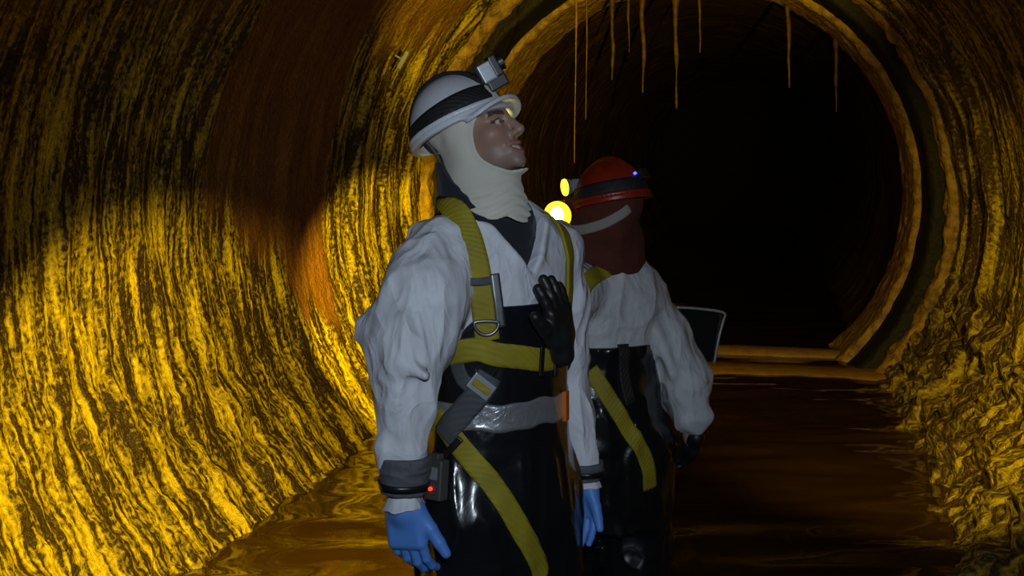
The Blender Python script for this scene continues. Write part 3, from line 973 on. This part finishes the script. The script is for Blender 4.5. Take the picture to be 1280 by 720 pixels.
def suit1(P):
    d = torso1(P)
    d = d - folds(P, (0.11, 0.11, 0.20), 0.007, 3.1)
    # open V neck
    z = P[:, 2]
    v = np.maximum(np.abs(P[:, 0] + 0.012 * (z - 1.40) / 0.2) - 0.70 * (z - 1.400), P[:, 1] - 0.02) 
    # turned-back edge along the V
    edge = np.where(P[:, 1] < 0.03, np.exp(-((v - 0.010) / 0.012) ** 2), 0) * np.clip((z - 1.38) / 0.05, 0, 1)
    d = d - 0.007 * edge
    d = smax(d, -v, 0.004)
    d = smax(d, z - (1.555 + 0.45 * P[:, 1]), 0.006)
    d = np.maximum(d, 0.70 - z)
    arm = chain(P, RA, 0.05) - folds(P, (0.075, 0.075, 0.19), 0.016, 0.4, 1.6)
    # flaring crease at the elbow, loose cloth above the cuff
    arm = smin(arm, chain(P, [(B1.at(470, 425, 2.70), 0.016), (B1.at(453, 405, 2.71), 0.010), (B1.at(446, 421, 2.71), 0.004)], 0.02), 0.05)
    arm = smin(arm, chain(P, [(B1.at(476, 470, 2.66), 0.012), (B1.at(500, 452, 2.60), 0.014), (B1.at(532, 470, 2.58), 0.010)], 0.02), 0.035)
    arm = smin(arm, chain(P, [(B1.at(478, 560, 2.63), 0.016), (B1.at(481, 588, 2.63), 0.012)], 0.02), 0.04)
    armL = chain(P, LA, 0.04) - folds(P, (0.06, 0.06, 0.13), 0.009, 2.2)
    d = smin(d, arm, 0.035); d = smin(d, armL, 0.03)
    return d


sdf_obj('coverall', suit1, (-0.42, -0.40, 0.68), (0.40, 0.32, 1.66), 0.0045, M_SUIT, B1.root)


def waders1(P):
    d = loft(P, grow_loft(TORSO, 0.009))
    z = P[:, 2]; x = np.abs(P[:, 0])
    leg = None
    for s in (-1, 1):
        e = chain(P, [((s * .098, 0, .84), .120), ((s * .108, -.012, .48), .100), ((s * .110, .005, .16), .088), ((s * .11, .01, .08), .07)], .04)
        e = smin(e, chain(P, [((s * .11, .03, .06), .058), ((s * .125, -.08, .05), .055), ((s * .135, -.17, .04), .045)], .02), .03)
        leg = e if leg is None else smin(leg, e, 0.025)
    d = smin(d, leg, 0.05)
    d = d - folds(P, (0.09, 0.09, 0.24), 0.012, 5.2) * np.clip((1.02 - z) / 0.06, 0.25, 1)
    top = np.where(P[:, 1] < 0.03, 1.330 - 1.1 * np.clip(x - 0.115, 0, 1), 1.20)
    d = np.maximum(d, z - top)
    d = np.maximum(d, -z + 0.004)
    return d


sdf_obj('waders', waders1, (-0.34, -0.30, 0.0), (0.34, 0.26, 1.36), 0.0045, M_RUBBER, B1.root)
cloth1 = lambda P: np.minimum(suit1(P), waders1(P))
wad_soft = lambda P: loft(P, grow_loft(TORSO, 0.013))


def collar1(P):
    d = torso1(P, -0.026)
    d = np.maximum(d, 1.30 - P[:, 2])
    ring = loft(P, [[1.44, .104, .090, -.012, .004], [1.50, .110, .102, -.024, .006], [1.56, .114, .108, -.040, .006], [1.66, .104, .100, -.055, .010]])
    tiltz = P[:, 2] - (1.590 + 0.85 * P[:, 1] - 0.20 * P[:, 0])
    ring = np.maximum(ring, tiltz)
    return smin(d, ring - folds(P, (0.06, 0.06, 0.05), 0.004), 0.012)


sdf_obj('fleece_collar', collar1, (-0.28, -0.22, 1.28), (0.28, 0.2, 1.66), 0.004, M_JACKET, B1.root)


def bala1(P):
    q = (P - HC) @ HM.T
    d = ellipsoid(q, (0, -0.012, 0.045), (0.083, 0.105, 0.090))
    d = smin(d, ellipsoid(q, (0, 0.024, -0.030), (0.071, 0.079, 0.092)), 0.03)
    d = smin(d, ellipsoid(q, (0, 0.040, -0.094), (0.055, 0.058, 0.044)), 0.03)
    d = smin(d, ellipsoid(q, (0, 0.080, -0.120), (0.026, 0.020, 0.020)), 0.02)
    d = smin(d, ellipsoid(np.stack([np.abs(q[:, 0]), q[:, 1], q[:, 2]], 1), (0.073, -0.004, -0.015), (0.016, 0.030, 0.042)), 0.03)
    nk = capsule(P, to(HC, HM, (0, -0.02, -0.06)), (-0.040, -0.022, 1.50), 0.080, 0.102)
    # cloth gathered in soft rolls round the throat
    zz = P[:, 2] + 0.25 * P[:, 1] + 0.012 * np.sin(P[:, 0] * 40)
    nk = nk - 0.0024 * np.sin(zz * 2 * math.pi / 0.026) * np.clip((1.625 - P[:, 2]) / 0.04, 0, 1)
    d = smin(d, nk, 0.035)
    d = d - 0.003 * (noise3(q[:, 0] * 28, q[:, 1] * 28, q[:, 2] * 28) - 0.5)
    op = ellipsoid(q, (0, 0.092, -0.052), (0.100, 0.108, 0.088))
    d = d - 0.0035 * np.exp(-((op - 0.004) / 0.005) ** 2)       # hemmed edge of the face opening
    d = smax(d, -op, 0.003)
    return np.maximum(d, 1.532 + 0.40 * (P[:, 1] + 0.1) + 0.006 * np.sin(P[:, 0] * 70) - P[:, 2])


sdf_obj('balaclava', bala1, HC - np.array([0.17, 0.2, 0.31]), HC + np.array([0.17, 0.17, 0.16]), 0.003, M_BALA, B1.root)

hel1, hsolid = helmet_parts(B1, HC, HM, M_HELMET_W, M_BLACKWEB)
cr = np.array([to(HC, HM, p) for p in ((0, -.150, .075), (0, -.125, .115), (0, -.08, .147), (0, -.03, .160), (0, .03, .145), (0, .07, .11), (0, .085, .085))])
mesh_obj('crown_strap', *ribbon(cr, 0.042, 0.006, hsolid, 0.003), M_BLACKWEB, hel1)
ia, ib, ic = B1.vec((0.86, 0.15, 0.50)), B1.vec((0.50, 0.1, -0.86)), None
ia /= np.linalg.norm(ia); ib -= ia * (ib @ ia); ib /= np.linalg.norm(ib); ic = np.cross(ia, ib); LM = np.array([ia, ib, ic])
lc = B1.at(607, 91, 2.835)
mesh_obj('head_torch', *join(box_mesh(lc, (0.0175, 0.0235, 0.026), LM, 0.004), box_mesh(lc + ib * 0.004 - ic * 0.027, (0.011, 0.015, 0.002), LM, 0.001)), M_GREYPLASTIC, hel1, smooth=False)
lf = lc + ia * 0.026 - ib * 0.004 + ic * 0.006
mesh_obj('torch_housing', *join(box_mesh(lf, (0.010, 0.026, 0.029), LM, 0.004), cyl_mesh(lf + ia * 0.006, lf + ia * 0.022, 0.020, 0.022),
                                box_mesh(lc + ib * 0.034 + ia * 0.014 + ic * 0.008, (0.024, 0.014, 0.020), LM, 0.004)), M_BLACKPLASTIC, hel1, smooth=False)
mesh_obj('torch_lens', *cyl_mesh(lf + ia * 0.0215, lf + ia * 0.0235, 0.0185), M_LENS, hel1)
nape = np.array([to(HC, HM, p) for p in ((-.055, -.115, .022), (-.050, -.118, -.010), (-.035, -.112, -.045), (0, -.110, -.055), (.035, -.112, -.045), (.055, -.115, .022))])
mesh_obj('nape_strap', *ribbon(nape, 0.024, 0.003, lambda P: bala1(P) - 0.004, 0.003), M_GREYWEB, hel1)

for nm, hs, A, w0, lohi in (('R', hR, RA, wR, 0.2), ('L', hL, LA, wL, 0.2)):
    g = sdf_obj('glove', hs, w0 - 0.23, w0 + 0.23, 0.0022, M_GLOVE, B1.root)
    dd = (RH if nm == 'R' else LH)['d']; dd = dd / np.linalg.norm(dd)
    S = 1.0 if nm == 'R' else 0.84
    # rolled white cuff of the glove liner, flaring outward
    def cuff(P, w0=w0, dd=dd, S=S):
        q = P - w0; h = q @ dd; rr = np.sqrt(np.maximum((q * q).sum(1) - h * h, 0))
        rad = (0.041 + 0.010 * np.clip((-h + 0.004) / 0.02, -1, 1) * (-1)) * min(1.0, S * 1.12) + 0.006 * (noise3(q[:, 0] * 45, q[:, 1] * 45, q[:, 2] * 20) - 0.5)
        top = h - 0.016 - 0.008 * (noise3(q[:, 0] * 40 + 5, q[:, 1] * 40, q[:, 2] * 5) - 0.5)
        return np.maximum(rr - rad, np.maximum(top, -0.016 - h))
    tag(sdf_obj('glove_cuff', cuff, w0 - 0.08, w0 + 0.08, 0.0025, M_SUIT, g), 'crumpled white glove cuff')
    e0, e1 = A[-1][0] + (w0 - A[-1][0]) * 0.22, A[-1][0] + (w0 - A[-1][0]) * 0.80
    def wrap(P, e0=e0, e1=e1, S=S):
        d = capsule(P, e0, e1, 0.060 * S, 0.050 * S) - folds(P, (0.04, 0.04, 0.03), 0.004, 1.1)
        ax = (e1 - e0) / np.linalg.norm(e1 - e0); h = (P - e0) @ ax
        return np.maximum(d, np.maximum(-0.012 - h, h - np.linalg.norm(e1 - e0) - 0.006))
    sdf_obj('wrist_wrap', wrap, e0 - 0.1, e1 + 0.1, 0.003, M_CUFF, B1.root)
    a_ = (w0 - e0) / np.linalg.norm(w0 - e0)
    mesh_obj('wrist_strap', *band(wrap, e1 - a_ * 0.012, a_, F1, -0.008, 0.008, 0.003, start=0.12, seg=40, rows=3), M_BLACKPLASTIC, B1.root)

bw = lambda ph, h: 0.003 * np.sin(ph * 5 + 1) + 0.002 * np.sin(ph * 11)
mesh_obj('tape_belt', *band(lambda P: waders1(P), (0, 0, 1.076), (0, 0, 1), (0, -1, 0), -0.031, 0.031, 0.0035, seg=160, rows=9, wob=bw), M_TAPE, B1.root)

# fall harness: webbing follows the cloth where the photograph shows it
h1 = lambda x, y: B1.hit(x, y, torso_all)
torso_all = lambda P: np.minimum(smin(torso1(P), loft(P, grow_loft(TORSO, 0.010)), 0.01), waders1(P))
back = [(-0.09, 0.10, 1.47), (-0.105, 0.055, 1.52)]
sh = [V3(p) for p in back] + [h1(569, 262), h1(583, 287), h1(593, 318), h1(600, 352), h1(606, 398), h1(609, 425)]
har = mesh_obj('shoulder_strap', *ribbon(np.array(sh), 0.056, 0.004, torso_all, 0.004, n=70), M_YELLOW, B1.root)
pad = [V3((-0.10, 0.09, 1.48)), V3((-0.12, 0.05, 1.515)), h1(556, 268), h1(566, 290)]
mesh_obj('shoulder_pad', *ribbon(np.array(pad), 0.085, 0.004, torso_all, 0.0015), M_BLACKWEB, har)
shL = [V3((0.10, 0.10, 1.47)), V3((0.125, 0.055, 1.52)), V3((0.145, -0.05, 1.48)), V3((0.145, -0.09, 1.40)), V3((0.130, -0.12, 1.30)), V3((0.11, -0.13, 1.22))]
mesh_obj('shoulder_strap', *ribbon(np.array(shL), 0.044, 0.004, torso_all, 0.004, n=60), M_YELLOW, B1.root)
chs = [V3((-0.17, 0.05, 1.21)), h1(592, 436), h1(618, 442), h1(650, 446), h1(680, 449), V3((0.13, -0.10, 1.20)), V3((0.18, 0.03, 1.20))]
cst = mesh_obj('chest_strap', *ribbon(np.array(chs), 0.054, 0.004, torso_all, 0.006, n=80), M_YELLOW, B1.root)
for x_ in (673, 690):
    a, b = h1(x_ + 1, 432), h1(x_ - 1, 470)
    mesh_obj('keeper_loop', *ribbon(np.array([a, (a + b) / 2, b]), 0.012, 0.003, lambda P: torso_all(P) - 0.009, 0.003, n=20), M_BLACKPLASTIC, cst)
tri = [h1(593, 424), h1(592, 455), h1(607, 462), h1(626, 440)]
leg = [V3((-0.16, 0.10, 1.06)), V3((-0.185, 0.02, 1.06)), h1(553, 527), h1(582, 565), h1(612, 602), h1(640, 645), h1(660, 680), h1(674, 716), V3((-0.01, -0.06, 0.66))]
torso_w = lambda P: waders1(P)
lg = mesh_obj('leg_strap', *ribbon(np.array(leg), 0.050, 0.004, torso_w, 0.006, n=90), M_YELLOW, B1.root)
mesh_obj('leg_strap_keeper', *ribbon(np.array([h1(578, 547), h1(567, 560), h1(556, 574)]), 0.016, 0.004, lambda P: torso_w(P) - 0.009, 0.003, n=20), M_BLACKPLASTIC, lg)
dia = [h1(612, 468), h1(600, 488), h1(583, 510), h1(566, 530), h1(556, 545)]
mesh_obj('hip_strap', *ribbon(np.array(dia), 0.058, 0.004, lambda P: torso_w(P) - 0.004, 0.004, n=40), M_GREYWEB, B1.root)
susp = [h1(571, 430), h1(572, 455), h1(580, 475), h1(596, 486)]
mesh_obj('side_strap', *ribbon(np.array(susp), 0.034, 0.003, torso_all, 0.004, n=40), M_GREYWEB, B1.root)


def plate(f, pts, w, th, off, m, name, parent, n=24):
    return mesh_obj(name, *ribbon(np.array(pts), w, th, lambda P: f(P) - off, 0.002, n=n, nacross=5), m, parent)


plate(torso_all, [h1(588, 352), h1(600, 352), h1(613, 350)], 0.018, 0.005, 0.009, M_GREYWEB, 'strap_slider', har)
plate(torso_all, [h1(616, 342), h1(620, 372), h1(625, 408)], 0.021, 0.005, 0.011, M_METAL, 'adjuster_plate', har)
# D ring hanging at the bottom of the shoulder strap
c = h1(607, 402); nr = grad(torso_all, c[None])[0]; ux = h1(622, 402) - h1(592, 402); ux /= np.linalg.norm(ux); uy = np.cross(nr, ux); uy = uy if uy[2] < 0 else -uy
rp = [c + nr * 0.016 + ux * (0.028 * math.cos(t)) + uy * (0.028 * math.sin(t) if math.sin(t) > 0 else 0.004 * math.sin(t)) for t in np.linspace(0, 2 * math.pi, 48)]
mesh_obj('d_ring', *tube_mesh(np.array(rp), 0.0040, 8), M_METAL, har)
c = h1(601, 482); nr = grad(torso_w, c[None])[0]
ux = h1(612, 490) - h1(590, 473); ux -= nr * (ux @ nr); ux /= np.linalg.norm(ux); uy = np.cross(nr, ux); BM = np.array([ux, uy, nr])
bk = mesh_obj('hip_buckle', *box_mesh(c + nr * 0.010, (0.030, 0.020, 0.006), BM, 0.003), M_GREYPLASTIC, B1.root, smooth=False)
mesh_obj('buckle_tab', *box_mesh(c + nr * 0.017, (0.023, 0.008, 0.004), BM, 0.002), M_YELLOW, bk, smooth=False)
c = h1(704, 507); nr = grad(torso_w, c[None])[0]; ux = np.cross((0, 0, 1.0), nr); ux /= np.linalg.norm(ux); uy = np.cross(nr, ux)
mesh_obj('orange_tab', *box_mesh(c + nr * 0.006, (0.012, 0.036, 0.006), np.array([ux, uy, nr]), 0.003), M_ORANGE, B1.root, smooth=False)
tag(B1.root, 'man in white coverall, white helmet and cream balaclava, smiling and looking up', 'person')

# gas monitor on the hip, black glove tucked in the bib: things of their own
c = B1.hit(553, 597, waders1); nr = grad(waders1, c[None])[0]; nr[2] *= 0.3; nr /= np.linalg.norm(nr)
ux = np.cross((0, 0, 1.0), nr); ux /= np.linalg.norm(ux); uy = np.cross(nr, ux); GM = np.array([ux, uy, nr])
gm = bpy.data.objects.new('gas_monitor', None); COL.objects.link(gm); gm.location = B1.world(c)
def sub(name, VF, m, parent, org=None, B=B1, smooth=False):
    V, F = VF; o = mesh_obj(name, B.world(V) - B.world(c if org is None else org), F, m, parent, smooth=smooth); return o
gc = c + nr * 0.022
M_MON = mat('monitor_shell', (0.07, 0.065, 0.06), 0.5, bump=(80, 0.001, 0.3))
cs = sub('case', join(box_mesh(gc, (0.027, 0.046, 0.015), GM, 0.006), box_mesh(gc + uy * 0.048, (0.012, 0.010, 0.010), GM, 0.003)), M_MON, gm)
sub('belt_clip', box_mesh(gc - nr * 0.016 + uy * 0.01, (0.010, 0.030, 0.003), GM, 0.001), M_METAL, gm)
sub('screen', box_mesh(gc + nr * 0.0155 + uy * 0.015, (0.017, 0.014, 0.001), GM), M_GREYPLASTIC, cs)
lp = gc + nr * 0.016 - uy * 0.020
sub('alarm_light', cyl_mesh(lp - nr * 0.002, lp + nr * 0.004, 0.0042), M_REDLED, cs)
tag(gm, 'small grey gas monitor with red light on the hip behind the blue-gloved hand', 'gas monitor')

gw = B1.hit(690, 428, torso_all); n_ = grad(torso_all, gw[None])[0]
tip = B1.hit(672, 338, lambda P: np.minimum(suit1(P), waders1(P)))
gd = tip - gw; gd -= n_ * (gd @ n_); gw = gw + n_ * 0.026
tg = B1.hit(660, 350, torso_all) - B1.hit(690, 350, torso_all)
bg = hand_sdf(gw, gd, n_ * 0.3 - n_, tg, curl=(6, 10, 10), grow=0.0052, thumb=(0.75, 0.75, -0.1), spread=9, size=0.92)
V, F = grid_mesh(bg, gw - 0.22, gw + 0.22, 0.003)
bo = B1.free('rubber_glove', V, F, M_BLACKGLOVE)
tag(bo, 'black work glove tucked fingers up into the bib of the man looking up', 'glove')

# ------------------------------------------------------------------ the worker bending away
B2 = Body((0.275, 3.78, -0.14), 197.0)
yaw2, pit2 = math.radians(228), math.radians(-12)
Fh = np.array([math.sin(yaw2), -math.cos(yaw2), 0])
hl2 = B2.vec((math.cos(yaw2), math.sin(yaw2), 0)); hf2 = B2.vec(Fh * math.cos(pit2) + Zv * math.sin(pit2)); hu2 = B2.vec(-Fh * math.sin(pit2) + Zv * math.cos(pit2))
# a little roll so that the rim rises to the right as in the photograph
HM2 = np.array([hl2, hf2, hu2]); HC2 = B2.at(757, 262, 3.74)
RA2 = [(B2.at(797, 374, 3.86), 0.086), (B2.at(828, 424, 3.85), 0.080), (B2.at(852, 474, 3.83), 0.076), (B2.at(863, 520, 3.80), 0.054)]
LA2 = [(B2.at(716, 362, 3.66), 0.080), (B2.at(690, 425, 3.52), 0.075), (B2.at(690, 360, 3.46), 0.060), (B2.at(695, 318, 3.46), 0.045)]
sx = 0.0
T2 = np.array([[0.52, .19, .135, 0, 0], [0.70, .200, .145, 0, 0], [0.88, .185, .135, 0, 0], [1.02, .168, .125, -.01, -.01], [1.14, .180, .138, -.02, -.015],
               [1.24, .185, .142, -.025, -.02], [1.30, .165, .130, -.025, -.03], [1.36, .115, .10, -.02, -.04], [1.40, .075, .075, -.02, -.05]])


def torso2(P, g=0.0):
    d = loft(P, grow_loft(T2, g))
    d = smin(d, capsule(P, (-0.02, -0.02, 1.24), RA2[0][0], 0.085 + g, 0.080 + g), 0.05)
    d = smin(d, capsule(P, (-0.02, -0.03, 1.24), LA2[0][0], 0.080 + g, 0.075 + g), 0.05)
    return d


w2R = B2.at(866, 552, 3.80); w2L = B2.at(697, 303, 3.46)
d2R = V3((0.05, -0.75, -0.6))
RH2 = dict(w0=w2R, d=d2R, n=(1, 0, -0.2), t=(0.2, -0.5, 0.8), curl=(25, 35, 25))
lampC = B2.R @ (lampP - B2.base)
LH2 = dict(w0=w2L, d=B2.vec((0.0, 0, 1.0)), n=B2.vec((-0.9, -0.4, 0)), t=B2.vec((-0.4, 0.9, 0)), curl=(55, 55, 40), size=0.9)
h2R = hand_sdf(**RH2); h2L = hand_sdf(**LH2)
h2Ri = hand_sdf(grow=-0.002, **RH2); h2Li = hand_sdf(grow=-0.002, **LH2)
head2 = head_sdf(HC2, HM2)


def body2(P):
    d = torso2(P, -0.025)
    d = smin(d, capsule(P, (-0.02, -0.045, 1.30), to(HC2, HM2, (0, -0.02, -0.06)), 0.058, 0.055), 0.02)
    for A, w0 in ((RA2, w2R), (LA2, w2L)):
        d = smin(d, chain(P, [(A[0][0], 0.05), (A[1][0], 0.042), (A[2][0], 0.037), (w0, 0.028)], 0.02), 0.03)
    for s in (-1, 1):
        d = smin(d, chain(P, [((s * .095, 0, .72), .085), ((s * .11, -.02, .42), .056), ((s * .11, .01, .13), .042)], .03), .04)
        d = smin(d, capsule(P, (s * .11, .03, .05), (s * .125, -.14, .035), .034, .028), .03)
    d = smin(d, head2(P), 0.015)
    return np.minimum(d, np.minimum(h2Ri(P), h2Li(P)))


sdf_obj('body', body2, (-0.48, -0.40, 0.0), (0.48, 0.42, 1.75), 0.0042, M_SKIN, B2.root, head_tint(HC2, HM2))


def suit2(P):
    d = torso2(P) - folds(P, (0.12, 0.12, 0.12), 0.010, 7.7)
    d = np.maximum(d, 0.95 - P[:, 2])
    a = chain(P, RA2, 0.05) - folds(P, (0.09, 0.09, 0.11), 0.016, 1.9, 1.6)
    # long diagonal creases from the shoulder down the sleeve, loose elasticated end
    a = smin(a, chain(P, [(B2.at(800, 385, 3.76), 0.010), (B2.at(822, 418, 3.755), 0.013), (B2.at(842, 470, 3.74), 0.008)], 0.02), 0.03)
    a = smin(a, chain(P, [(B2.at(872, 505, 3.77), 0.018), (B2.at(884, 520, 3.77), 0.016), (B2.at(872, 538, 3.77), 0.012)], 0.02), 0.03)
    b = chain(P, LA2, 0.04) - folds(P, (0.07, 0.07, 0.1), 0.010, 4.9)
    return smin(smin(d, a, 0.03), b, 0.02)


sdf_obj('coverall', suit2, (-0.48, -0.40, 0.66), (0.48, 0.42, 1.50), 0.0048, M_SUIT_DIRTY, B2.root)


def waders2(P):
    d = loft(P, grow_loft(T2, 0.010))
    leg = None
    for s in (-1, 1):
        e = chain(P, [((s * .105, 0, .74), .130), ((s * .125, -.02, .42), .108), ((s * .12, .005, .16), .092), ((s * .12, .01, .08), .072)], .04)
        e = smin(e, chain(P, [((s * .12, .03, .06), .058), ((s * .13, -.08, .05), .055), ((s * .14, -.16, .04), .045)], .02), .03)
        leg = e if leg is None else smin(leg, e, 0.025)
    d = smin(d, leg, 0.05) - folds(P, (0.10, 0.10, 0.20), 0.014, 8.2)
    z = P[:, 2]
    return np.maximum(d, np.maximum(z - 1.085, 0.004 - z))


sdf_obj('waders', waders2, (-0.36, -0.32, 0.0), (0.36, 0.26, 1.12), 0.005, M_RUBBER, B2.root)


def hood2(P):
    q = (P - HC2) @ HM2.T
    d = ellipsoid(q, (0, -0.015, 0.02), (0.092, 0.112, 0.10))
    d = smin(d, ellipsoid(q, (0, 0.010, -0.05), (0.085, 0.088, 0.09)), 0.03)
    d = smin(d, loft(P, [[1.16, .08, .08, -.02, -.02], [1.27, .130, .115, -.015, -.03], [1.34, .145, .140, -.01, -.03], [1.42, .140, .138, -.01, -.035], [1.50, .118, .12, 0, -.03], [1.55, .09, .10, 0, -.03]]), 0.03)
    d = d - folds(P, (0.10, 0.10, 0.08), 0.006, 2.5)
    op = ellipsoid(q, (0, 0.10, -0.045), (0.085, 0.10, 0.085))
    return smax(d, -op, 0.004)


hd = sdf_obj('hood', hood2, HC2 - np.array([0.24, 0.26, 0.32]), HC2 + np.array([0.24, 0.24, 0.16]), 0.004, M_REDHOOD, B2.root)
hel2, hsolid2 = helmet_parts(B2, HC2, HM2, M_HELMET_R, M_BLACKWEB, 0.98, tilt=-0.02, band_h=(0.036, 0.078))
pb = [B2.hit(x, y, hood2, 3.2) for x, y in ((712, 288), (728, 287), (745, 283), (760, 277), (774, 269), (786, 260))]
mesh_obj('pale_band', *ribbon(np.array(pb), 0.030, 0.003, hood2, 0.003, n=40), M_HEADBAND, hd)
# lamp on the front of the helmet, battery box with a blue light at the back
lf = to(HC2, HM2, (0.054, 0.071, 0.088)); A2 = HM2[1] * 0.97 + HM2[2] * 0.1
h_ = HM2[1] * 0.45 + HM2[0] * 0.89; h_ /= np.linalg.norm(h_); LMB = np.array([np.cross(h_, HM2[2]), h_, HM2[2]])
mesh_obj('headlamp_body', *join(box_mesh(lf, (0.030, 0.014, 0.020), LMB, 0.004), cyl_mesh(lf + h_ * 0.010, lf + h_ * 0.026, 0.024, 0.028)), M_GREYPLASTIC, hel2, smooth=False)
mesh_obj('headlamp_lens', *cyl_mesh(lf + h_ * 0.025, lf + h_ * 0.030, 0.026), M_HEADGLOW, hel2)
bb = to(HC2, HM2, (-0.028, -0.142, 0.082)); rb = bb - to(HC2, HM2, (0, -0.02, 0.03)); rb /= np.linalg.norm(rb)
rl = np.cross(rb, HM2[2]); rl /= np.linalg.norm(rl); RB = np.array([rl, rb, np.cross(rl, rb)])
mesh_obj('battery_box', *box_mesh(bb, (0.026, 0.012, 0.016), RB, 0.004), M_BLACKPLASTIC, hel2, smooth=False)
bl = B2.hit(793, 217, lambda P: np.minimum(hsolid2(P), rbox(P, bb, (0.026, 0.012, 0.016), 0.003, RB)), 3.0)
mesh_obj('blue_indicator', *cyl_mesh(bl - rb * 0.002, bl + rb * 0.006, 0.0042), M_BLUELED, hel2)
for hs, w0 in ((h2R, w2R), (h2L, w2L)):
    sdf_obj('work_glove', hs, w0 - 0.22, w0 + 0.22, 0.003, M_BLACKGLOVE, B2.root)
t2 = lambda P: np.minimum(torso2(P) , waders2(P))
s2f = lambda P: np.minimum(suit2(P), waders2(P))
h2 = lambda x, y: B2.hit(x, y, s2f, 3.2)
st2 = [h2(728, 372), h2(731, 358), h2(742, 345), h2(757, 338)]
mesh_obj('shoulder_strap', *ribbon(np.array(st2), 0.050, 0.004, s2f, 0.004, n=40), M_YELLOW, B2.root)
ls2 = [h2(738, 462), h2(756, 490), h2(775, 520), h2(795, 552), h2(806, 575), h2(812, 610)]
mesh_obj('leg_strap', *ribbon(np.array(ls2), 0.050, 0.004, s2f, 0.005, n=60), M_YELLOW, B2.root)
mesh_obj('wader_strap', *ribbon(np.array([h2(778, 430), h2(780, 470), h2(786, 505)]), 0.036, 0.004, s2f, 0.004, n=40), M_BLACKWEB, B2.root)
tag(B2.root, 'worker in red helmet and maroon hood bending away behind the man looking up', 'person')

# the hand-held work lamp between them
lq = bpy.data.objects.new('work_lamp', None); COL.objects.link(lq); lq.location = lampP
LD = V3((-0.35, -0.90, -0.05)); LD /= np.linalg.norm(LD)
def wsub(name, VF, m, parent, smooth=True):
    return mesh_obj(name, VF[0], VF[1], m, parent, smooth=smooth)
O3 = np.zeros(3)
wsub('lamp_head', join(cyl_mesh(O3 - LD * 0.045, O3 - LD * 0.004, 0.022, 0.042), cyl_mesh(O3 - LD * 0.004, O3 + LD * 0.006, 0.044, 0.044)), M_BLACKPLASTIC, lq)
ln = wsub('lens', cyl_mesh(O3 + LD * 0.004, O3 + LD * 0.009, 0.041), M_LAMPRING, lq)
wsub('bulb', grid_mesh(lambda P: ellipsoid(P, LD * 0.010, (0.019, 0.012, 0.026)) - 0.004 * (noise3(P[:, 0] * 90, P[:, 1] * 90, P[:, 2] * 90) - 0.5), (-.06,) * 3, (.06,) * 3, 0.002), M_LAMPGLOW, ln)
hb = B2.world(w2L + LH2['d'] * 0.070 + V3(LH2['n']) / np.linalg.norm(LH2['n']) * 0.032) - lampP
wsub('handle', tube_mesh(spline([O3 - LD * 0.030, (O3 - LD * 0.03 + hb) / 2 + np.array([0, 0, 0.01]), hb, hb + np.array([0, 0, -0.055])], 20), 0.014, 12), M_BLACKPLASTIC, lq)
tag(lq, 'bright yellow hand lamp shining between the two workers at shoulder height', 'lamp')

# black bag at the far worker's side
bc = W(863, 416, 4.02); yb = math.radians(14)
BGM = np.array([[math.cos(yb), math.sin(yb), -0.14], [-math.sin(yb), math.cos(yb), 0], [0, 0, 1.0]])
BGM[0] /= np.linalg.norm(BGM[0]); BGM[2] = np.cross(BGM[0], BGM[1]); BGM[2] /= np.linalg.norm(BGM[2])
def bagf(P):
    q = P @ BGM.T; tp = 1 + 0.10 * q[:, 2] / 0.1
    d = rbox(np.stack([q[:, 0] / tp, q[:, 1], q[:, 2]], 1), (0, 0, 0), (0.082, 0.060, 0.086), 0.022)
    return d - folds(P, (0.08, 0.08, 0.08), 0.005, 6.1)
bag = bpy.data.objects.new('equipment_bag', None); COL.objects.link(bag); bag.location = bc
wsub('pouch', grid_mesh(bagf, (-.15,) * 3, (.15,) * 3, 0.004), M_BAG, bag)
cx, cz = 0.080, 0.084
pp = [(-cx * 1.05, -.056, cz), (0, -.060, cz + .004), (cx * 1.04, -.056, cz), (cx * 1.10, -.052, cz - .03), (cx * 0.98, -.056, 0), (cx * .92, -.056, -cz)]
wsub('piping', tube_mesh(spline([V3(p) @ BGM for p in pp], 60), 0.0045, 8), M_PIPING, bag)
tag(bag, 'shiny black bag with pale piping beside the bending worker', 'bag')


# ================================================================== LIGHT
def spot(name, loc, target, power, col, size, blend, rad=0.02):
    l = bpy.data.lights.new(name, 'SPOT'); l.energy = power; l.color = col; l.spot_size = math.radians(size); l.spot_blend = blend; l.shadow_soft_size = rad
    o = bpy.data.objects.new(name, l); COL.objects.link(o); o.location = loc
    d = Vector(target) - Vector(loc); o.rotation_euler = d.to_track_quat('-Z', 'Y').to_euler()
    return o


YEL = (1.0, 0.685, 0.028)
L0 = lampP + np.array([-0.03, -0.055, 0.0])
# photographer's cool head torch
spot('camera_side_torch', (0.12, 0.05, 1.80), (0.12, 3.2, 1.05), 114, (0.72, 0.85, 1.0), 60, 0.8, 0.03)
# work lamp between the two people: a wide flood down to the left
spot('work_lamp_beam', L0, L0 + np.array([-1.0, 1.15, -1.36]), 330, YEL, 86, 0.40, 0.0)
# head torch of the second worker, aimed at the left wall behind the first
spot('head_torch_beam', W(700, 226, 3.62), W(514, 395, 7.6), 1350, YEL, 28, 0.40, 0.02)
# added unseen beams right of frame, brightening the right wall and the arch
spot('added_side_beam', (1.27, 2.6, 1.62), (2.15, 6.4, 0.45), 330, YEL, 46, 0.7, 0.03)
spot('added_side_beam', (1.25, 2.6, 1.66), W(740, 0, 8.8), 900, YEL, 40, 0.6, 0.03)
w = bpy.data.worlds.new('world'); SC.world = w; w.use_nodes = True
w.node_tree.nodes['Background'].inputs[0].default_value = (0.25, 0.12, 0.02, 1); w.node_tree.nodes['Background'].inputs[1].default_value = 0.004
